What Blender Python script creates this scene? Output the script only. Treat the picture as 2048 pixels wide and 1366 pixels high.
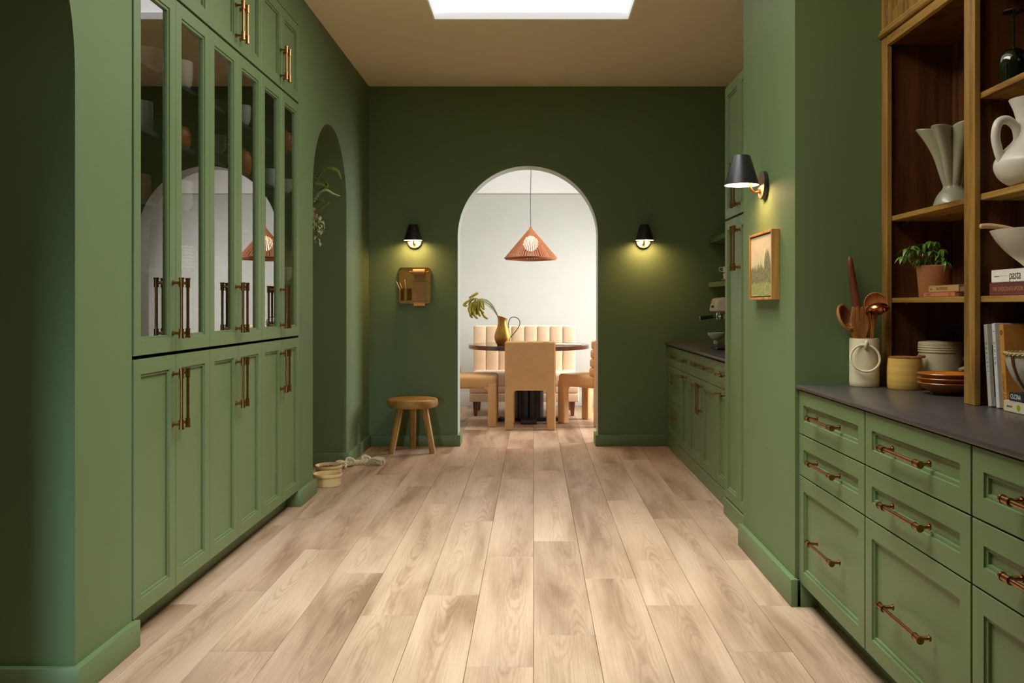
import bpy, bmesh, math, random
from math import pi, sin, cos, radians, sqrt
from mathutils import Vector, Matrix, Euler
random.seed(7)
SC = bpy.context.scene
COL = SC.collection
for o in list(bpy.data.objects):
    bpy.data.objects.remove(o)

# ------------------------------------------------------------------ camera
cd = bpy.data.cameras.new('camera')
cam = bpy.data.objects.new('camera', cd)
COL.objects.link(cam)
cam.location = (0, 0, 1.25)
cam.rotation_euler = (pi / 2, 0, 0)
cd.sensor_width = 36.0
cd.lens = 36.0 * 1775 / 2048
cd.shift_x = -43 / 2048
cd.shift_y = -72 / 2048
cd.clip_start = 0.05
SC.camera = cam

# ------------------------------------------------------------------ world, exposure, large lights
w = bpy.data.worlds.new('world')
SC.world = w
w.use_nodes = True
w.node_tree.nodes['Background'].inputs[0].default_value = (0.8, 0.9, 1.0, 1)
w.node_tree.nodes['Background'].inputs[1].default_value = 0.3
SC.view_settings.view_transform = 'Standard'
SC.view_settings.look = 'None'
SC.view_settings.exposure = 0.0
SC.view_settings.gamma = 1.0
SC.view_settings.use_curve_mapping = False


def area(name, loc, aim, sx, sy, power, color, spread=180.0, long_axis=(0, 1, 0)):
    l = bpy.data.lights.new(name, 'AREA')
    l.shape = 'RECTANGLE'
    l.size = sx
    l.size_y = sy
    l.energy = power
    l.color = color
    l.spread = radians(spread)
    o = bpy.data.objects.new(name, l)
    COL.objects.link(o)
    z = -Vector(aim).normalized()
    y = Vector(long_axis).normalized()
    x = y.cross(z).normalized()
    y = z.cross(x)
    o.matrix_world = Matrix(((x.x, y.x, z.x, loc[0]), (x.y, y.y, z.y, loc[1]), (x.z, y.z, z.z, loc[2]), (0, 0, 0, 1)))
    return o


# daylight falling through the skylight, to either side and straight down
area('skylight_daylight_left', (0.28, 3.75, 3.16), (-0.72, 0, -0.70), 0.45, 3.9, 31, (0.96, 1.0, 0.98), 112)
area('skylight_daylight_right', (-0.28, 2.75, 3.16), (0.70, 0.1, -0.72), 0.45, 2.2, 13, (1.0, 0.98, 0.82), 112)
area('skylight_daylight_down', (0.0, 4.0, 3.17), (0, 0.06, -1), 1.1, 3.9, 55, (0.88, 0.98, 0.96), 76)
# daylight through the dining room window on the right
area('dining_window_daylight', (2.32, 9.75, 1.75), (-1, 0, -0.30), 1.5, 1.9, 98, (0.97, 0.97, 0.95), 120, (0, 0, 1))
# added fill lamp without a fixture, brightens the dining floor and chairs
area('dining_fill_light', (-0.15, 9.0, 3.17), (0, 0, -1), 1.3, 1.0, 26, (1.0, 0.93, 0.82), 130)
# added unseen cool strip lamp behind the camera, tints the near arch jamb
area('rear_cool_fill', (-1.37, -0.42, 0.75), (-0.02, 1, -0.12), 0.14, 1.3, 3, (0.55, 0.82, 1.0), 40, (0, 0, 1))

# ------------------------------------------------------------------ mesh helpers


def srgb(r, g, b):
    f = lambda c: c / 12.92 if c <= 0.04045 else ((c + 0.055) / 1.055) ** 2.4
    return (f(r / 255), f(g / 255), f(b / 255), 1.0)


def nb():
    return bmesh.new()


def box(bm, x0, x1, y0, y1, z0, z1, bev=0.0, seg=2):
    t = bmesh.new()
    bmesh.ops.create_cube(t, size=1)
    for v in t.verts:
        v.co = Vector(((x0 + x1) / 2 + v.co.x * (x1 - x0), (y0 + y1) / 2 + v.co.y * (y1 - y0), (z0 + z1) / 2 + v.co.z * (z1 - z0)))
    if bev > 0:
        bmesh.ops.bevel(t, geom=list(t.edges), offset=bev, segments=seg, affect='EDGES', profile=0.5)
    merge(bm, t)


def merge(bm, t, M=None, mi=0):
    m = {}
    for v in t.verts:
        m[v] = bm.verts.new(M @ v.co if M else v.co)
    for f in t.faces:
        try:
            g = bm.faces.new([m[v] for v in f.verts])
            g.material_index = mi if mi else f.material_index
        except ValueError:
            pass
    t.free()


def frame_of(d):
    d = Vector(d).normalized()
    a = Vector((0, 0, 1)) if abs(d.z) < 0.9 else Vector((1, 0, 0))
    x = a.cross(d).normalized()
    return x, d.cross(x)


def cyl(bm, p0, p1, r0, r1=None, seg=16, cap=True):
    r1 = r0 if r1 is None else r1
    p0, p1 = Vector(p0), Vector(p1)
    x, y = frame_of(p1 - p0)
    A = [bm.verts.new(p0 + (x * cos(2 * pi * i / seg) + y * sin(2 * pi * i / seg)) * r0) for i in range(seg)]
    B = [bm.verts.new(p1 + (x * cos(2 * pi * i / seg) + y * sin(2 * pi * i / seg)) * r1) for i in range(seg)]
    for i in range(seg):
        j = (i + 1) % seg
        bm.faces.new((A[i], A[j], B[j], B[i]))
    if cap:
        bm.faces.new(A[::-1])
        bm.faces.new(B)


def lathe(bm, prof, c=(0, 0, 0), seg=32, mod=None, M=None, mi=0):
    """prof: list of (r, z); r == 0 closes to a point."""
    c = Vector(c)
    rings = []
    for k, (r, z) in enumerate(prof):
        if r <= 1e-6:
            p = Vector((0, 0, z))
            rings.append([bm.verts.new((M @ p if M else p) + c)])
        else:
            ring = []
            for i in range(seg):
                th = 2 * pi * i / seg
                rr, zz = (mod(th, k, r, z) if mod else (r, z))
                p = Vector((rr * cos(th), rr * sin(th), zz))
                ring.append(bm.verts.new((M @ p if M else p) + c))
            rings.append(ring)
    for a, b in zip(rings, rings[1:]):
        for i in range(seg):
            j = (i + 1) % seg
            if len(a) == 1 and len(b) == 1:
                continue
            if len(a) == 1:
                f = bm.faces.new((a[0], b[j], b[i]))
            elif len(b) == 1:
                f = bm.faces.new((a[i], a[j], b[0]))
            else:
                f = bm.faces.new((a[i], a[j], b[j], b[i]))
            f.material_index = mi
    return rings


def rounded(prof, n=4):
    """a lathe profile rounded through its points"""
    return [(max(0.0, p.x), p.y) for p in (Vector((q.x, q.y)) for q in spline([(r, z, 0) for r, z in prof], n))]


def tube(bm, pts, r, seg=8, closed=False, flat=1.0):
    pts = [Vector(p) for p in pts]
    n = len(pts)
    R = r if isinstance(r, (list, tuple)) else [r] * n
    rings = []
    up = None
    for i, p in enumerate(pts):
        d = (pts[(i + 1) % n] - pts[i - 1]) if closed else (pts[min(i + 1, n - 1)] - pts[max(i - 1, 0)])
        d.normalize()
        if up is None:
            up, _ = frame_of(d)
        x = (up - d * up.dot(d)).normalized()
        up = x
        y = d.cross(x)
        rings.append([bm.verts.new(p + (x * cos(2 * pi * k / seg) + y * sin(2 * pi * k / seg) * flat) * R[i]) for k in range(seg)])
    rng = range(n) if closed else range(n - 1)
    for i in rng:
        a, b = rings[i], rings[(i + 1) % n]
        for k in range(seg):
            j = (k + 1) % seg
            bm.faces.new((a[k], a[j], b[j], b[k]))
    if not closed:
        bm.faces.new(rings[0][::-1])
        bm.faces.new(rings[-1])


def spline(ctrl, n=8, closed=False):
    P = [Vector(p) for p in ctrl]
    out = []
    m = len(P)
    for i in range(m if closed else m - 1):
        if closed:
            a, b, c, d = P[i - 1], P[i], P[(i + 1) % m], P[(i + 2) % m]
        else:
            a, b, c, d = P[max(i - 1, 0)], P[i], P[i + 1], P[min(i + 2, m - 1)]
        for k in range(n):
            t = k / n
            out.append(0.5 * ((2 * b) + (c - a) * t + (2 * a - 5 * b + 4 * c - d) * t * t + (3 * b - a - 3 * c + d) * t ** 3))
    if not closed:
        out.append(P[-1])
    return out


def sphere(bm, c, r, sx=1, sy=1, sz=1, seg=16, rings=10):
    prof = [(r * sin(pi * k / rings), -r * cos(pi * k / rings)) for k in range(rings + 1)]
    prof[0] = (0, -r)
    prof[-1] = (0, r)
    lathe(bm, prof, c, seg, M=Matrix.Diagonal((sx, sy, sz)))


def prism(bm, poly, fn, a, b, mi=0):
    """poly: 2-D outline, fn(u, v, n) -> world, extruded from n=a to n=b."""
    A = [bm.verts.new(fn(u, v, a)) for u, v in poly]
    B = [bm.verts.new(fn(u, v, b)) for u, v in poly]
    n = len(poly)
    fs = [bm.faces.new(A), bm.faces.new(B[::-1])]
    for i in range(n):
        j = (i + 1) % n
        fs.append(bm.faces.new((A[i], B[i], B[j], A[j])))
    for f in fs:
        f.material_index = mi


def finish(name, bm, mats, parent=None, smooth=35, recalc=True):
    if recalc:
        bmesh.ops.recalc_face_normals(bm, faces=bm.faces)
    me = bpy.data.meshes.new(name)
    bm.to_mesh(me)
    bm.free()
    for m in (mats if isinstance(mats, (list, tuple)) else [mats]):
        me.materials.append(m)
    if smooth:
        for p in me.polygons:
            p.use_smooth = True
        me.set_sharp_from_angle(angle=radians(smooth))
    o = bpy.data.objects.new(name, me)
    COL.objects.link(o)
    if parent:
        o.parent = parent
    return o


def tag(o, label=None, cat=None, group=None, kind=None):
    if label: o['label'] = label
    if cat: o['category'] = cat
    if group: o['group'] = group
    if kind: o['kind'] = kind
    return o


def thing(name, label, cat, loc, group=None, rot=(0, 0, 0)):
    o = bpy.data.objects.new(name, None)
    o.empty_display_size = 0.05
    COL.objects.link(o)
    o.location = loc
    o.rotation_euler = rot
    return tag(o, label, cat, group)


def part(root, name, bm, mats, sub=None, smooth=35, label=None, local=False, top=None):
    """a mesh built in world space (or local=True) becomes a child of ROOT, or of SUB (whose own origin is ROOT's)."""
    if not local:
        bmesh.ops.translate(bm, verts=bm.verts, vec=-Vector(root.location))
    o = finish(name, bm, mats, sub or root, smooth)
    if label: o['label'] = label
    return o


def solo(name, bm, mats, label, cat, loc=(0, 0, 0), group=None, smooth=35):
    bmesh.ops.translate(bm, verts=bm.verts, vec=-Vector(loc))
    o = finish(name, bm, mats, None, smooth)
    o.location = loc
    return tag(o, label, cat, group)


def struct(name, bm, mats, parent=None, smooth=30):
    o = finish(name, bm, mats, parent, smooth)
    if not parent:
        o['kind'] = 'structure'
    return o


def copy_tree(o, parent=None):
    c = o.copy()
    COL.objects.link(c)
    if parent:
        c.parent = parent
    for ch in list(o.children):
        copy_tree(ch, c)
    return c


# ------------------------------------------------------------------ materials


def newmat(name):
    m = bpy.data.materials.new(name)
    m.use_nodes = True
    nt = m.node_tree
    return m, nt, nt.nodes['Principled BSDF']


def N(nt, typ, **kw):
    n = nt.nodes.new(typ)
    for k, v in kw.items():
        if k.startswith('i_'):
            n.inputs[k[2:].replace('_', ' ')].default_value = v
        else:
            setattr(n, k, v)
    return n


def ramp(nt, fac, stops):
    r = nt.nodes.new('ShaderNodeValToRGB')
    e = r.color_ramp.elements
    while len(e) < len(stops):
        e.new(0.5)
    for q, (p, c) in zip(e, stops):
        q.position = p
        q.color = c
    nt.links.new(fac, r.inputs[0])
    return r.outputs[0]


def mat(name, col, rough=0.5, metal=0.0, var=0.06, scale=6.0, bump=0.0, bscale=200.0, spec=0.5, stretch=None, coat=0.0, sheen=0.0, sss=0.0):
    m, nt, b = newmat(name)
    b.inputs['Roughness'].default_value = rough
    b.inputs['Metallic'].default_value = metal
    b.inputs['Specular IOR Level'].default_value = spec
    if coat: b.inputs['Coat Weight'].default_value = coat
    if sheen:
        b.inputs['Sheen Weight'].default_value = sheen
    tc = N(nt, 'ShaderNodeTexCoord')
    src = tc.outputs['Object']
    if stretch:
        mp = N(nt, 'ShaderNodeMapping')
        mp.inputs['Scale'].default_value = stretch
        nt.links.new(src, mp.inputs[0])
        src = mp.outputs[0]
    nz = N(nt, 'ShaderNodeTexNoise', i_Scale=scale, i_Detail=4.0)
    nt.links.new(src, nz.inputs['Vector'])
    d = [max(0, c * (1 - var)) for c in col[:3]] + [1]
    l = [min(1, c * (1 + var)) for c in col[:3]] + [1]
    nt.links.new(ramp(nt, nz.outputs['Fac'], [(0.3, d), (0.7, l)]), b.inputs['Base Color'])
    if bump:
        n2 = N(nt, 'ShaderNodeTexNoise', i_Scale=bscale, i_Detail=2.0)
        nt.links.new(src, n2.inputs['Vector'])
        bp = N(nt, 'ShaderNodeBump', i_Strength=bump, i_Distance=0.002)
        nt.links.new(n2.outputs['Fac'], bp.inputs['Height'])
        nt.links.new(bp.outputs[0], b.inputs['Normal'])
    return m


def wood(name, dark, mid, light, axis='Z', rough=0.45, scale=18.0, spec=0.4):
    m, nt, b = newmat(name)
    b.inputs['Roughness'].default_value = rough
    b.inputs['Specular IOR Level'].default_value = spec
    geo = N(nt, 'ShaderNodeNewGeometry')
    oi = N(nt, 'ShaderNodeObjectInfo')
    off = N(nt, 'ShaderNodeVectorMath', operation='SCALE')
    off.inputs[0].default_value = (7.3, 5.1, 3.7)
    nt.links.new(oi.outputs['Random'], off.inputs['Scale'])
    add = N(nt, 'ShaderNodeVectorMath', operation='ADD')
    nt.links.new(geo.outputs['Position'], add.inputs[0])
    nt.links.new(off.outputs[0], add.inputs[1])
    mp = N(nt, 'ShaderNodeMapping')
    s = {'X': (0.07, 1, 1), 'Y': (1, 0.07, 1), 'Z': (1, 1, 0.07)}[axis]
    mp.inputs['Scale'].default_value = s
    nt.links.new(add.outputs[0], mp.inputs[0])
    n1 = N(nt, 'ShaderNodeTexNoise', i_Scale=scale, i_Detail=6.0, i_Distortion=0.6)
    n2 = N(nt, 'ShaderNodeTexNoise', i_Scale=scale * 9, i_Detail=3.0)
    nt.links.new(mp.outputs[0], n1.inputs['Vector'])
    nt.links.new(mp.outputs[0], n2.inputs['Vector'])
    mx = N(nt, 'ShaderNodeMath', operation='MULTIPLY_ADD')
    mx.inputs[1].default_value = 0.3
    nt.links.new(n2.outputs['Fac'], mx.inputs[0])
    nt.links.new(n1.outputs['Fac'], mx.inputs[2])
    nt.links.new(ramp(nt, mx.outputs[0], [(0.48, dark), (0.64, mid), (0.82, light)]), b.inputs['Base Color'])
    bp = N(nt, 'ShaderNodeBump', i_Strength=0.15, i_Distance=0.002)
    nt.links.new(n2.outputs['Fac'], bp.inputs['Height'])
    nt.links.new(bp.outputs[0], b.inputs['Normal'])
    return m


def emit(name, col, strength):
    m, nt, b = newmat(name)
    b.inputs['Base Color'].default_value = col
    b.inputs['Emission Color'].default_value = col
    b.inputs['Emission Strength'].default_value = strength
    return m


GREEN = mat('green paint', srgb(106, 125, 82), 0.58, var=0.03, scale=2.0, bump=0.08, bscale=320, spec=0.3)
GREEN_CAB = mat('green cabinet lacquer', srgb(106, 125, 82), 0.42, var=0.02, scale=2.0, spec=0.4)
INTERIOR = mat('dark teal cabinet interior', srgb(58, 74, 66), 0.5, var=0.04)
CREAM = mat('cream ceiling paint', srgb(250, 232, 196), 0.8, var=0.02)
WHITE = mat('white wall paint', srgb(202, 203, 197), 0.7, var=0.015)
WHITE2 = mat('bright white paint', srgb(246, 246, 246), 0.6, var=0.01)
DARKVOID = mat('dark recess paint', srgb(26, 30, 22), 0.8)
STONE = mat('dark stone worktop', srgb(72, 66, 64), 0.34, var=0.10, scale=30, bump=0.03, bscale=500, spec=0.5)
BRASS = mat('aged brass handle', srgb(156, 110, 70), 0.30, 1.0, var=0.08, scale=30)
BRASSY = mat('brushed brass', srgb(158, 116, 54), 0.42, 1.0, var=0.14, scale=12, stretch=(1, 1, 8))
BLACK = mat('matt black metal', srgb(30, 28, 30), 0.38, 0.0, var=0.05, spec=0.5)
CHROME = mat('chrome', srgb(200, 200, 200), 0.12, 1.0, var=0.02)
BLACKPL = mat('black plastic', srgb(22, 22, 22), 0.35)
HUTCH = wood('stained oak', srgb(116, 80, 32), srgb(154, 114, 52), srgb(176, 136, 70), 'Z')
HUTCHY = wood('stained oak shelf', srgb(122, 84, 34), srgb(162, 120, 56), srgb(184, 142, 76), 'Y')
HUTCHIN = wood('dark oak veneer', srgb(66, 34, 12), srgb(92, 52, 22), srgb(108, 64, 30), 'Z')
STOOLW = wood('golden stool wood', srgb(142, 96, 42), srgb(172, 122, 58), srgb(192, 144, 74), 'Z', 0.42, 10)
STOOLT = wood('golden stool seat wood', srgb(134, 90, 40), srgb(166, 116, 56), srgb(188, 140, 74), 'X', 0.4, 10)
FRAMEW = wood('honey oak frame', srgb(160, 110, 52), srgb(184, 134, 72), srgb(204, 156, 92), 'Z', 0.45, 20)
WALNUT = wood('walnut', srgb(88, 44, 24), srgb(124, 68, 42), srgb(148, 88, 56), 'Z', 0.4, 26)
OLIVEW = wood('olive wood', srgb(140, 82, 40), srgb(182, 120, 66), srgb(208, 150, 92), 'Z', 0.4, 22)
PALEW = wood('pale beech', srgb(180, 138, 92), srgb(204, 164, 116), srgb(220, 184, 138), 'X', 0.45, 20)
TABLEW = wood('table rosewood', srgb(66, 40, 32), srgb(90, 56, 44), srgb(104, 68, 54), 'X', 0.13, 8, 0.6)
PEDW = wood('dark pedestal wood', srgb(36, 26, 26), srgb(50, 38, 36), srgb(62, 48, 44), 'Z', 0.4, 14)
LEGW = wood('bench leg wood', srgb(84, 54, 38), srgb(106, 70, 50), srgb(122, 84, 62), 'Z', 0.4)
FABRIC = mat('blush upholstery', srgb(232, 200, 168), 0.85, var=0.05, scale=9, bump=0.25, bscale=420, spec=0.2, sheen=0.25)
FABRIC2 = mat('tan upholstery', srgb(222, 172, 118), 0.85, var=0.05, scale=9, bump=0.25, bscale=420, spec=0.2, sheen=0.2)
CERAM = mat('white ceramic', srgb(226, 220, 206), 0.3, var=0.03, spec=0.5)
CERAMV = mat('grey green glazed ceramic', srgb(164, 160, 134), 0.2, var=0.04, spec=0.6)
BONE = mat('bone stoneware', srgb(236, 220, 184), 0.55, var=0.04, scale=14, bump=0.12, bscale=90, stretch=(0.2, 0.2, 6))
STONEW = mat('greige stoneware', srgb(204, 190, 152), 0.6, var=0.05, scale=10)
AMBER = mat('amber glaze', srgb(170, 96, 28), 0.22, var=0.2, scale=9, spec=0.6, stretch=(1, 1, 5))
AMBERIN = mat('bright amber glaze', srgb(200, 118, 30), 0.2, var=0.12, scale=9, spec=0.6)
TERRA = mat('terracotta', srgb(190, 126, 78), 0.6, var=0.14, scale=14, bump=0.15, bscale=120)
ORANGE = mat('orange glaze', srgb(196, 96, 40), 0.4, var=0.1)
BOWLC = mat('cream stoneware bowl', srgb(222, 190, 132), 0.35, var=0.04)
KIBBLE = mat('brown kibble', srgb(128, 78, 30), 0.8, var=0.35, scale=90)
ROPE = mat('cotton rope', srgb(222, 204, 170), 0.9, var=0.08, scale=40)
PAPER = mat('kraft paper', srgb(178, 134, 84), 0.8, var=0.04)
PAGES = mat('book pages', srgb(216, 204, 180), 0.85, var=0.08, scale=60, stretch=(1, 1, 12))
LEAF = mat('glossy green leaf', srgb(104, 142, 52), 0.35, var=0.25, scale=20, spec=0.5)
LEAFD = mat('fern green', srgb(108, 128, 44), 0.5, var=0.25, scale=30)
LEAFV = mat('variegated leaf', srgb(168, 172, 116), 0.5, var=0.3, scale=60)
STEM = mat('green stem', srgb(112, 120, 60), 0.6)
PLUME = mat('dried olive plume', srgb(150, 138, 44), 0.85, var=0.25, scale=60, bump=0.5, bscale=300)
COPPER = mat('polished copper', srgb(214, 130, 84), 0.16, 1.0, var=0.08)
SOIL = mat('potting soil', srgb(50, 36, 26), 0.95, var=0.3, scale=80)
ENAMEL = mat('cream enamel', srgb(222, 206, 176), 0.2, var=0.02)
GLASSD = mat('dark green glass', srgb(14, 20, 10), 0.06, var=0.05, spec=0.8)
PENCIL = mat('pencil pale', srgb(226, 196, 150), 0.5)
STRAP = mat('brown leather strap', srgb(98, 46, 26), 0.5, var=0.12, scale=40)
WICKER = mat('woven rattan', srgb(142, 80, 42), 0.7, var=0.25, scale=50)
INK = mat('black ink', srgb(28, 26, 24), 0.6)
INKG = mat('grey ink', srgb(120, 116, 106), 0.6)
GOLD = mat('gold foil lettering', srgb(206, 142, 88), 0.4)
BROWNINK = mat('brown ink', srgb(112, 74, 34), 0.6)
SKY = emit('skylight diffuser', (1, 1, 1, 1), 1.2)
LAMPD = emit('lamp diffuser', (1.0, 0.88, 0.66, 1), 5.0)
GLOBE = emit('glowing globe', (1.0, 0.82, 0.52, 1), 7.0)


def glass_mat():
    m = bpy.data.materials.new('fluted cabinet glass')
    m.use_nodes = True
    nt = m.node_tree
    nt.nodes.clear()
    out = N(nt, 'ShaderNodeOutputMaterial')
    tr = N(nt, 'ShaderNodeBsdfTransparent')
    gl = N(nt, 'ShaderNodeBsdfGlossy', i_Roughness=0.0)
    geo = N(nt, 'ShaderNodeNewGeometry')
    sep = N(nt, 'ShaderNodeSeparateXYZ')
    nt.links.new(geo.outputs['Position'], sep.inputs[0])
    # Schlick reflectance, the same from both sides of the sheet
    dt = N(nt, 'ShaderNodeVectorMath', operation='DOT_PRODUCT')
    nt.links.new(geo.outputs['Normal'], dt.inputs[0])
    nt.links.new(geo.outputs['Incoming'], dt.inputs[1])
    ab = N(nt, 'ShaderNodeMath', operation='ABSOLUTE')
    nt.links.new(dt.outputs['Value'], ab.inputs[0])
    om = N(nt, 'ShaderNodeMath', operation='SUBTRACT')
    om.inputs[0].default_value = 1.0
    nt.links.new(ab.outputs[0], om.inputs[1])
    pw = N(nt, 'ShaderNodeMath', operation='POWER')
    pw.inputs[1].default_value = 3.5
    nt.links.new(om.outputs[0], pw.inputs[0])
    fr = N(nt, 'ShaderNodeMath', operation='MULTIPLY_ADD')
    fr.inputs[1].default_value = 0.62
    fr.inputs[2].default_value = 0.36
    nt.links.new(pw.outputs[0], fr.inputs[0])
    mul = N(nt, 'ShaderNodeMath', operation='MULTIPLY')
    mul.inputs[1].default_value = 2 * pi / 0.011
    nt.links.new(sep.outputs['Y'], mul.inputs[0])
    sn = N(nt, 'ShaderNodeMath', operation='SINE')
    nt.links.new(mul.outputs[0], sn.inputs[0])
    c = ramp(nt, sn.outputs[0], [(0.0, (0.58, 0.63, 0.62, 1)), (0.9, (0.86, 0.90, 0.89, 1))])
    nt.links.new(c, tr.inputs['Color'])
    mx = N(nt, 'ShaderNodeMixShader')
    nt.links.new(fr.outputs[0], mx.inputs[0])
    nt.links.new(tr.outputs[0], mx.inputs[1])
    nt.links.new(gl.outputs[0], mx.inputs[2])
    nt.links.new(mx.outputs[0], out.inputs[0])
    return m


GLASS = glass_mat()


def plank_mat():
    m, nt, b = newmat('oak plank')
    b.inputs['Roughness'].default_value = 0.46
    b.inputs['Specular IOR Level'].default_value = 0.35
    geo = N(nt, 'ShaderNodeNewGeometry')
    oi = N(nt, 'ShaderNodeObjectInfo')
    off = N(nt, 'ShaderNodeVectorMath', operation='SCALE')
    off.inputs[0].default_value = (37.3, 61.1, 13.7)
    nt.links.new(oi.outputs['Random'], off.inputs['Scale'])
    add = N(nt, 'ShaderNodeVectorMath', operation='ADD')
    nt.links.new(geo.outputs['Position'], add.inputs[0])
    nt.links.new(off.outputs[0], add.inputs[1])

    def mapped(s):
        mp = N(nt, 'ShaderNodeMapping')
        mp.inputs['Scale'].default_value = s
        nt.links.new(add.outputs[0], mp.inputs[0])
        return mp.outputs[0]
    def mth(op, x, y=None, z=None):
        n = N(nt, 'ShaderNodeMath', operation=op)
        for k, v in enumerate((x, y, z)):
            if v is None:
                continue
            if isinstance(v, (int, float)):
                n.inputs[k].default_value = v
            else:
                nt.links.new(v, n.inputs[k])
        return n.outputs[0]

    def noise(scale, detail, rough=0.5, dist=0.0):
        n = N(nt, 'ShaderNodeTexNoise', i_Scale=1.0, i_Detail=float(detail), i_Roughness=rough, i_Distortion=dist)
        nt.links.new(mapped(scale), n.inputs['Vector'])
        return n.outputs['Fac']
    cloud = noise((5.5, 0.8, 1), 4, 0.55, 0.3)
    grain = noise((260, 2.6, 1), 5, 0.6)
    # flat-sawn growth rings: distance from a pith line that dips and rises along the plank
    tc = N(nt, 'ShaderNodeTexCoord')
    sep = N(nt, 'ShaderNodeSeparateXYZ')
    nt.links.new(tc.outputs['Object'], sep.inputs[0])
    xo = mth('MULTIPLY', mth('SUBTRACT', oi.outputs['Random'], 0.5), 0.10)
    wob = mth('MULTIPLY', mth('SUBTRACT', noise((3, 1.6, 1), 3), 0.5), 0.05)
    fine = mth('MULTIPLY', mth('SUBTRACT', noise((60, 12, 1), 3), 0.5), 0.007)
    x = mth('ADD', mth('ADD', sep.outputs['X'], xo), wob)
    dep = mth('MULTIPLY', noise((0.5, 0.6, 1), 2), 0.16)
    r = mth('ADD', mth('SQRT', mth('ADD', mth('MULTIPLY', x, x), mth('MULTIPLY', dep, dep))), fine)
    ring = mth('SINE', mth('MULTIPLY', r, 2 * pi / 0.0062))
    ring = mth('POWER', mth('MULTIPLY_ADD', ring, 0.5, 0.5), 2.2)
    near = mth('MINIMUM', mth('MAXIMUM', mth('MULTIPLY_ADD', mth('ABSOLUTE', x), -14.0, 1.15), 0.12), 1.0)
    shade = mth('MULTIPLY', mth('MULTIPLY', ring, near), noise((6, 1.2, 1), 2))

    base = ramp(nt, cloud, [(0.30, srgb(150, 118, 93)), (0.44, srgb(182, 151, 126)), (0.58, srgb(202, 171, 146)), (0.76, srgb(210, 182, 159))])
    g = ramp(nt, grain, [(0.36, (0.86, 0.84, 0.82, 1)), (0.56, (1, 1, 1, 1))])
    rr = ramp(nt, shade, [(0.0, (1, 1, 1, 1)), (0.6, (0.80, 0.755, 0.71, 1))])
    tint = ramp(nt, oi.outputs['Random'], [(0.0, (0.84, 0.82, 0.80, 1)), (0.3, (0.97, 0.95, 0.94, 1)), (0.55, (1.0, 1.0, 0.97, 1)), (0.8, (0.90, 0.90, 0.86, 1)), (1.0, (1.03, 1.02, 1.01, 1))])
    cur = base
    for x_ in (g, rr, tint):
        mx = N(nt, 'ShaderNodeMix', data_type='RGBA', blend_type='MULTIPLY')
        mx.inputs['Factor'].default_value = 1.0
        nt.links.new(cur, mx.inputs['A'])
        nt.links.new(x_, mx.inputs['B'])
        cur = mx.outputs['Result']
    nt.links.new(cur, b.inputs['Base Color'])
    bp = N(nt, 'ShaderNodeBump', i_Strength=0.10, i_Distance=0.001)
    nt.links.new(grain, bp.inputs['Height'])
    nt.links.new(bp.outputs[0], b.inputs['Normal'])
    return m


PLANK = plank_mat()

# ------------------------------------------------------------------ setting
XL, XP, XB = -1.465, 1.09, 7.9          # left wall plane, right pier plane, back wall depth
CEIL = 3.2
AX, AR, ASP = -0.05, 0.624, 1.868       # arch to the dining room
YD0, YD1 = 8.125, 11.05


def arch_lintel(c, r, sp, top, n=40):
    pts = [(c - r, top), (c + r, top), (c + r, sp)]
    pts += [(c + r * cos(pi * k / n), sp + r * sin(pi * k / n)) for k in range(1, n)]
    pts += [(c - r, sp)]
    return pts


# floor with planks
bm = nb()
box(bm, -3.0, 2.45, -2.2, 11.1, -0.12, -0.012)
floor = struct('floor', bm, mat('subfloor', srgb(90, 66, 48), 0.8))
PW = 0.234
joints = {-6: [5.224, 3.89], -5: [6.55, 4.548, 3.21], -4: [6.14, 4.80, 4.147], -3: [5.58, 3.58], -2: [5.80, 5.145, 3.83],
          -1: [6.405, 4.407, 3.07], 0: [6.72, 4.711, 3.367], 1: [6.74, 6.05, 4.061], 2: [5.69, 4.354, 3.698], 3: [7.2, 5.20, 3.204],
          4: [5.69, 4.364, 3.698]}
plank_cache = {}
for c in range(-11, 11):
    js = list(joints.get(c, [3.0 + random.random() * 1.3]))
    js.sort()
    while js[-1] < 11.05:
        js.append(js[-1] + random.choice([1.335, 1.335, 2.0, 0.67]))
    while js[0] > 0.9:
        js.insert(0, js[0] - random.choice([1.335, 1.335, 2.0]))
    for y0, y1 in zip(js, js[1:]):
        y1 = min(y1, 11.07)
        if y1 - y0 < 0.05:
            continue
        L = round(y1 - y0, 3)
        if L not in plank_cache:
            t = nb()
            g, ch, hx, hy = 0.0007, 0.0012, PW / 2, L / 2
            lo = [t.verts.new((sx * (hx - g), sy * (hy - g), -0.012)) for sx, sy in ((-1, -1), (1, -1), (1, 1), (-1, 1))]
            md = [t.verts.new((sx * (hx - g), sy * (hy - g), -ch)) for sx, sy in ((-1, -1), (1, -1), (1, 1), (-1, 1))]
            hi = [t.verts.new((sx * (hx - g - ch), sy * (hy - g - ch), 0)) for sx, sy in ((-1, -1), (1, -1), (1, 1), (-1, 1))]
            for i in range(4):
                j = (i + 1) % 4
                t.faces.new((lo[i], lo[j], md[j], md[i]))
                t.faces.new((md[i], md[j], hi[j], hi[i]))
            t.faces.new(hi)
            t.faces.new(lo[::-1])
            p = finish('plank', t, PLANK, floor, 0)
            plank_cache[L] = p.data
        else:
            p = bpy.data.objects.new('plank', plank_cache[L])
            COL.objects.link(p)
            p.parent = floor
        p.location = ((c + 0.5) * PW, (y0 + y1) / 2, 0)

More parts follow.
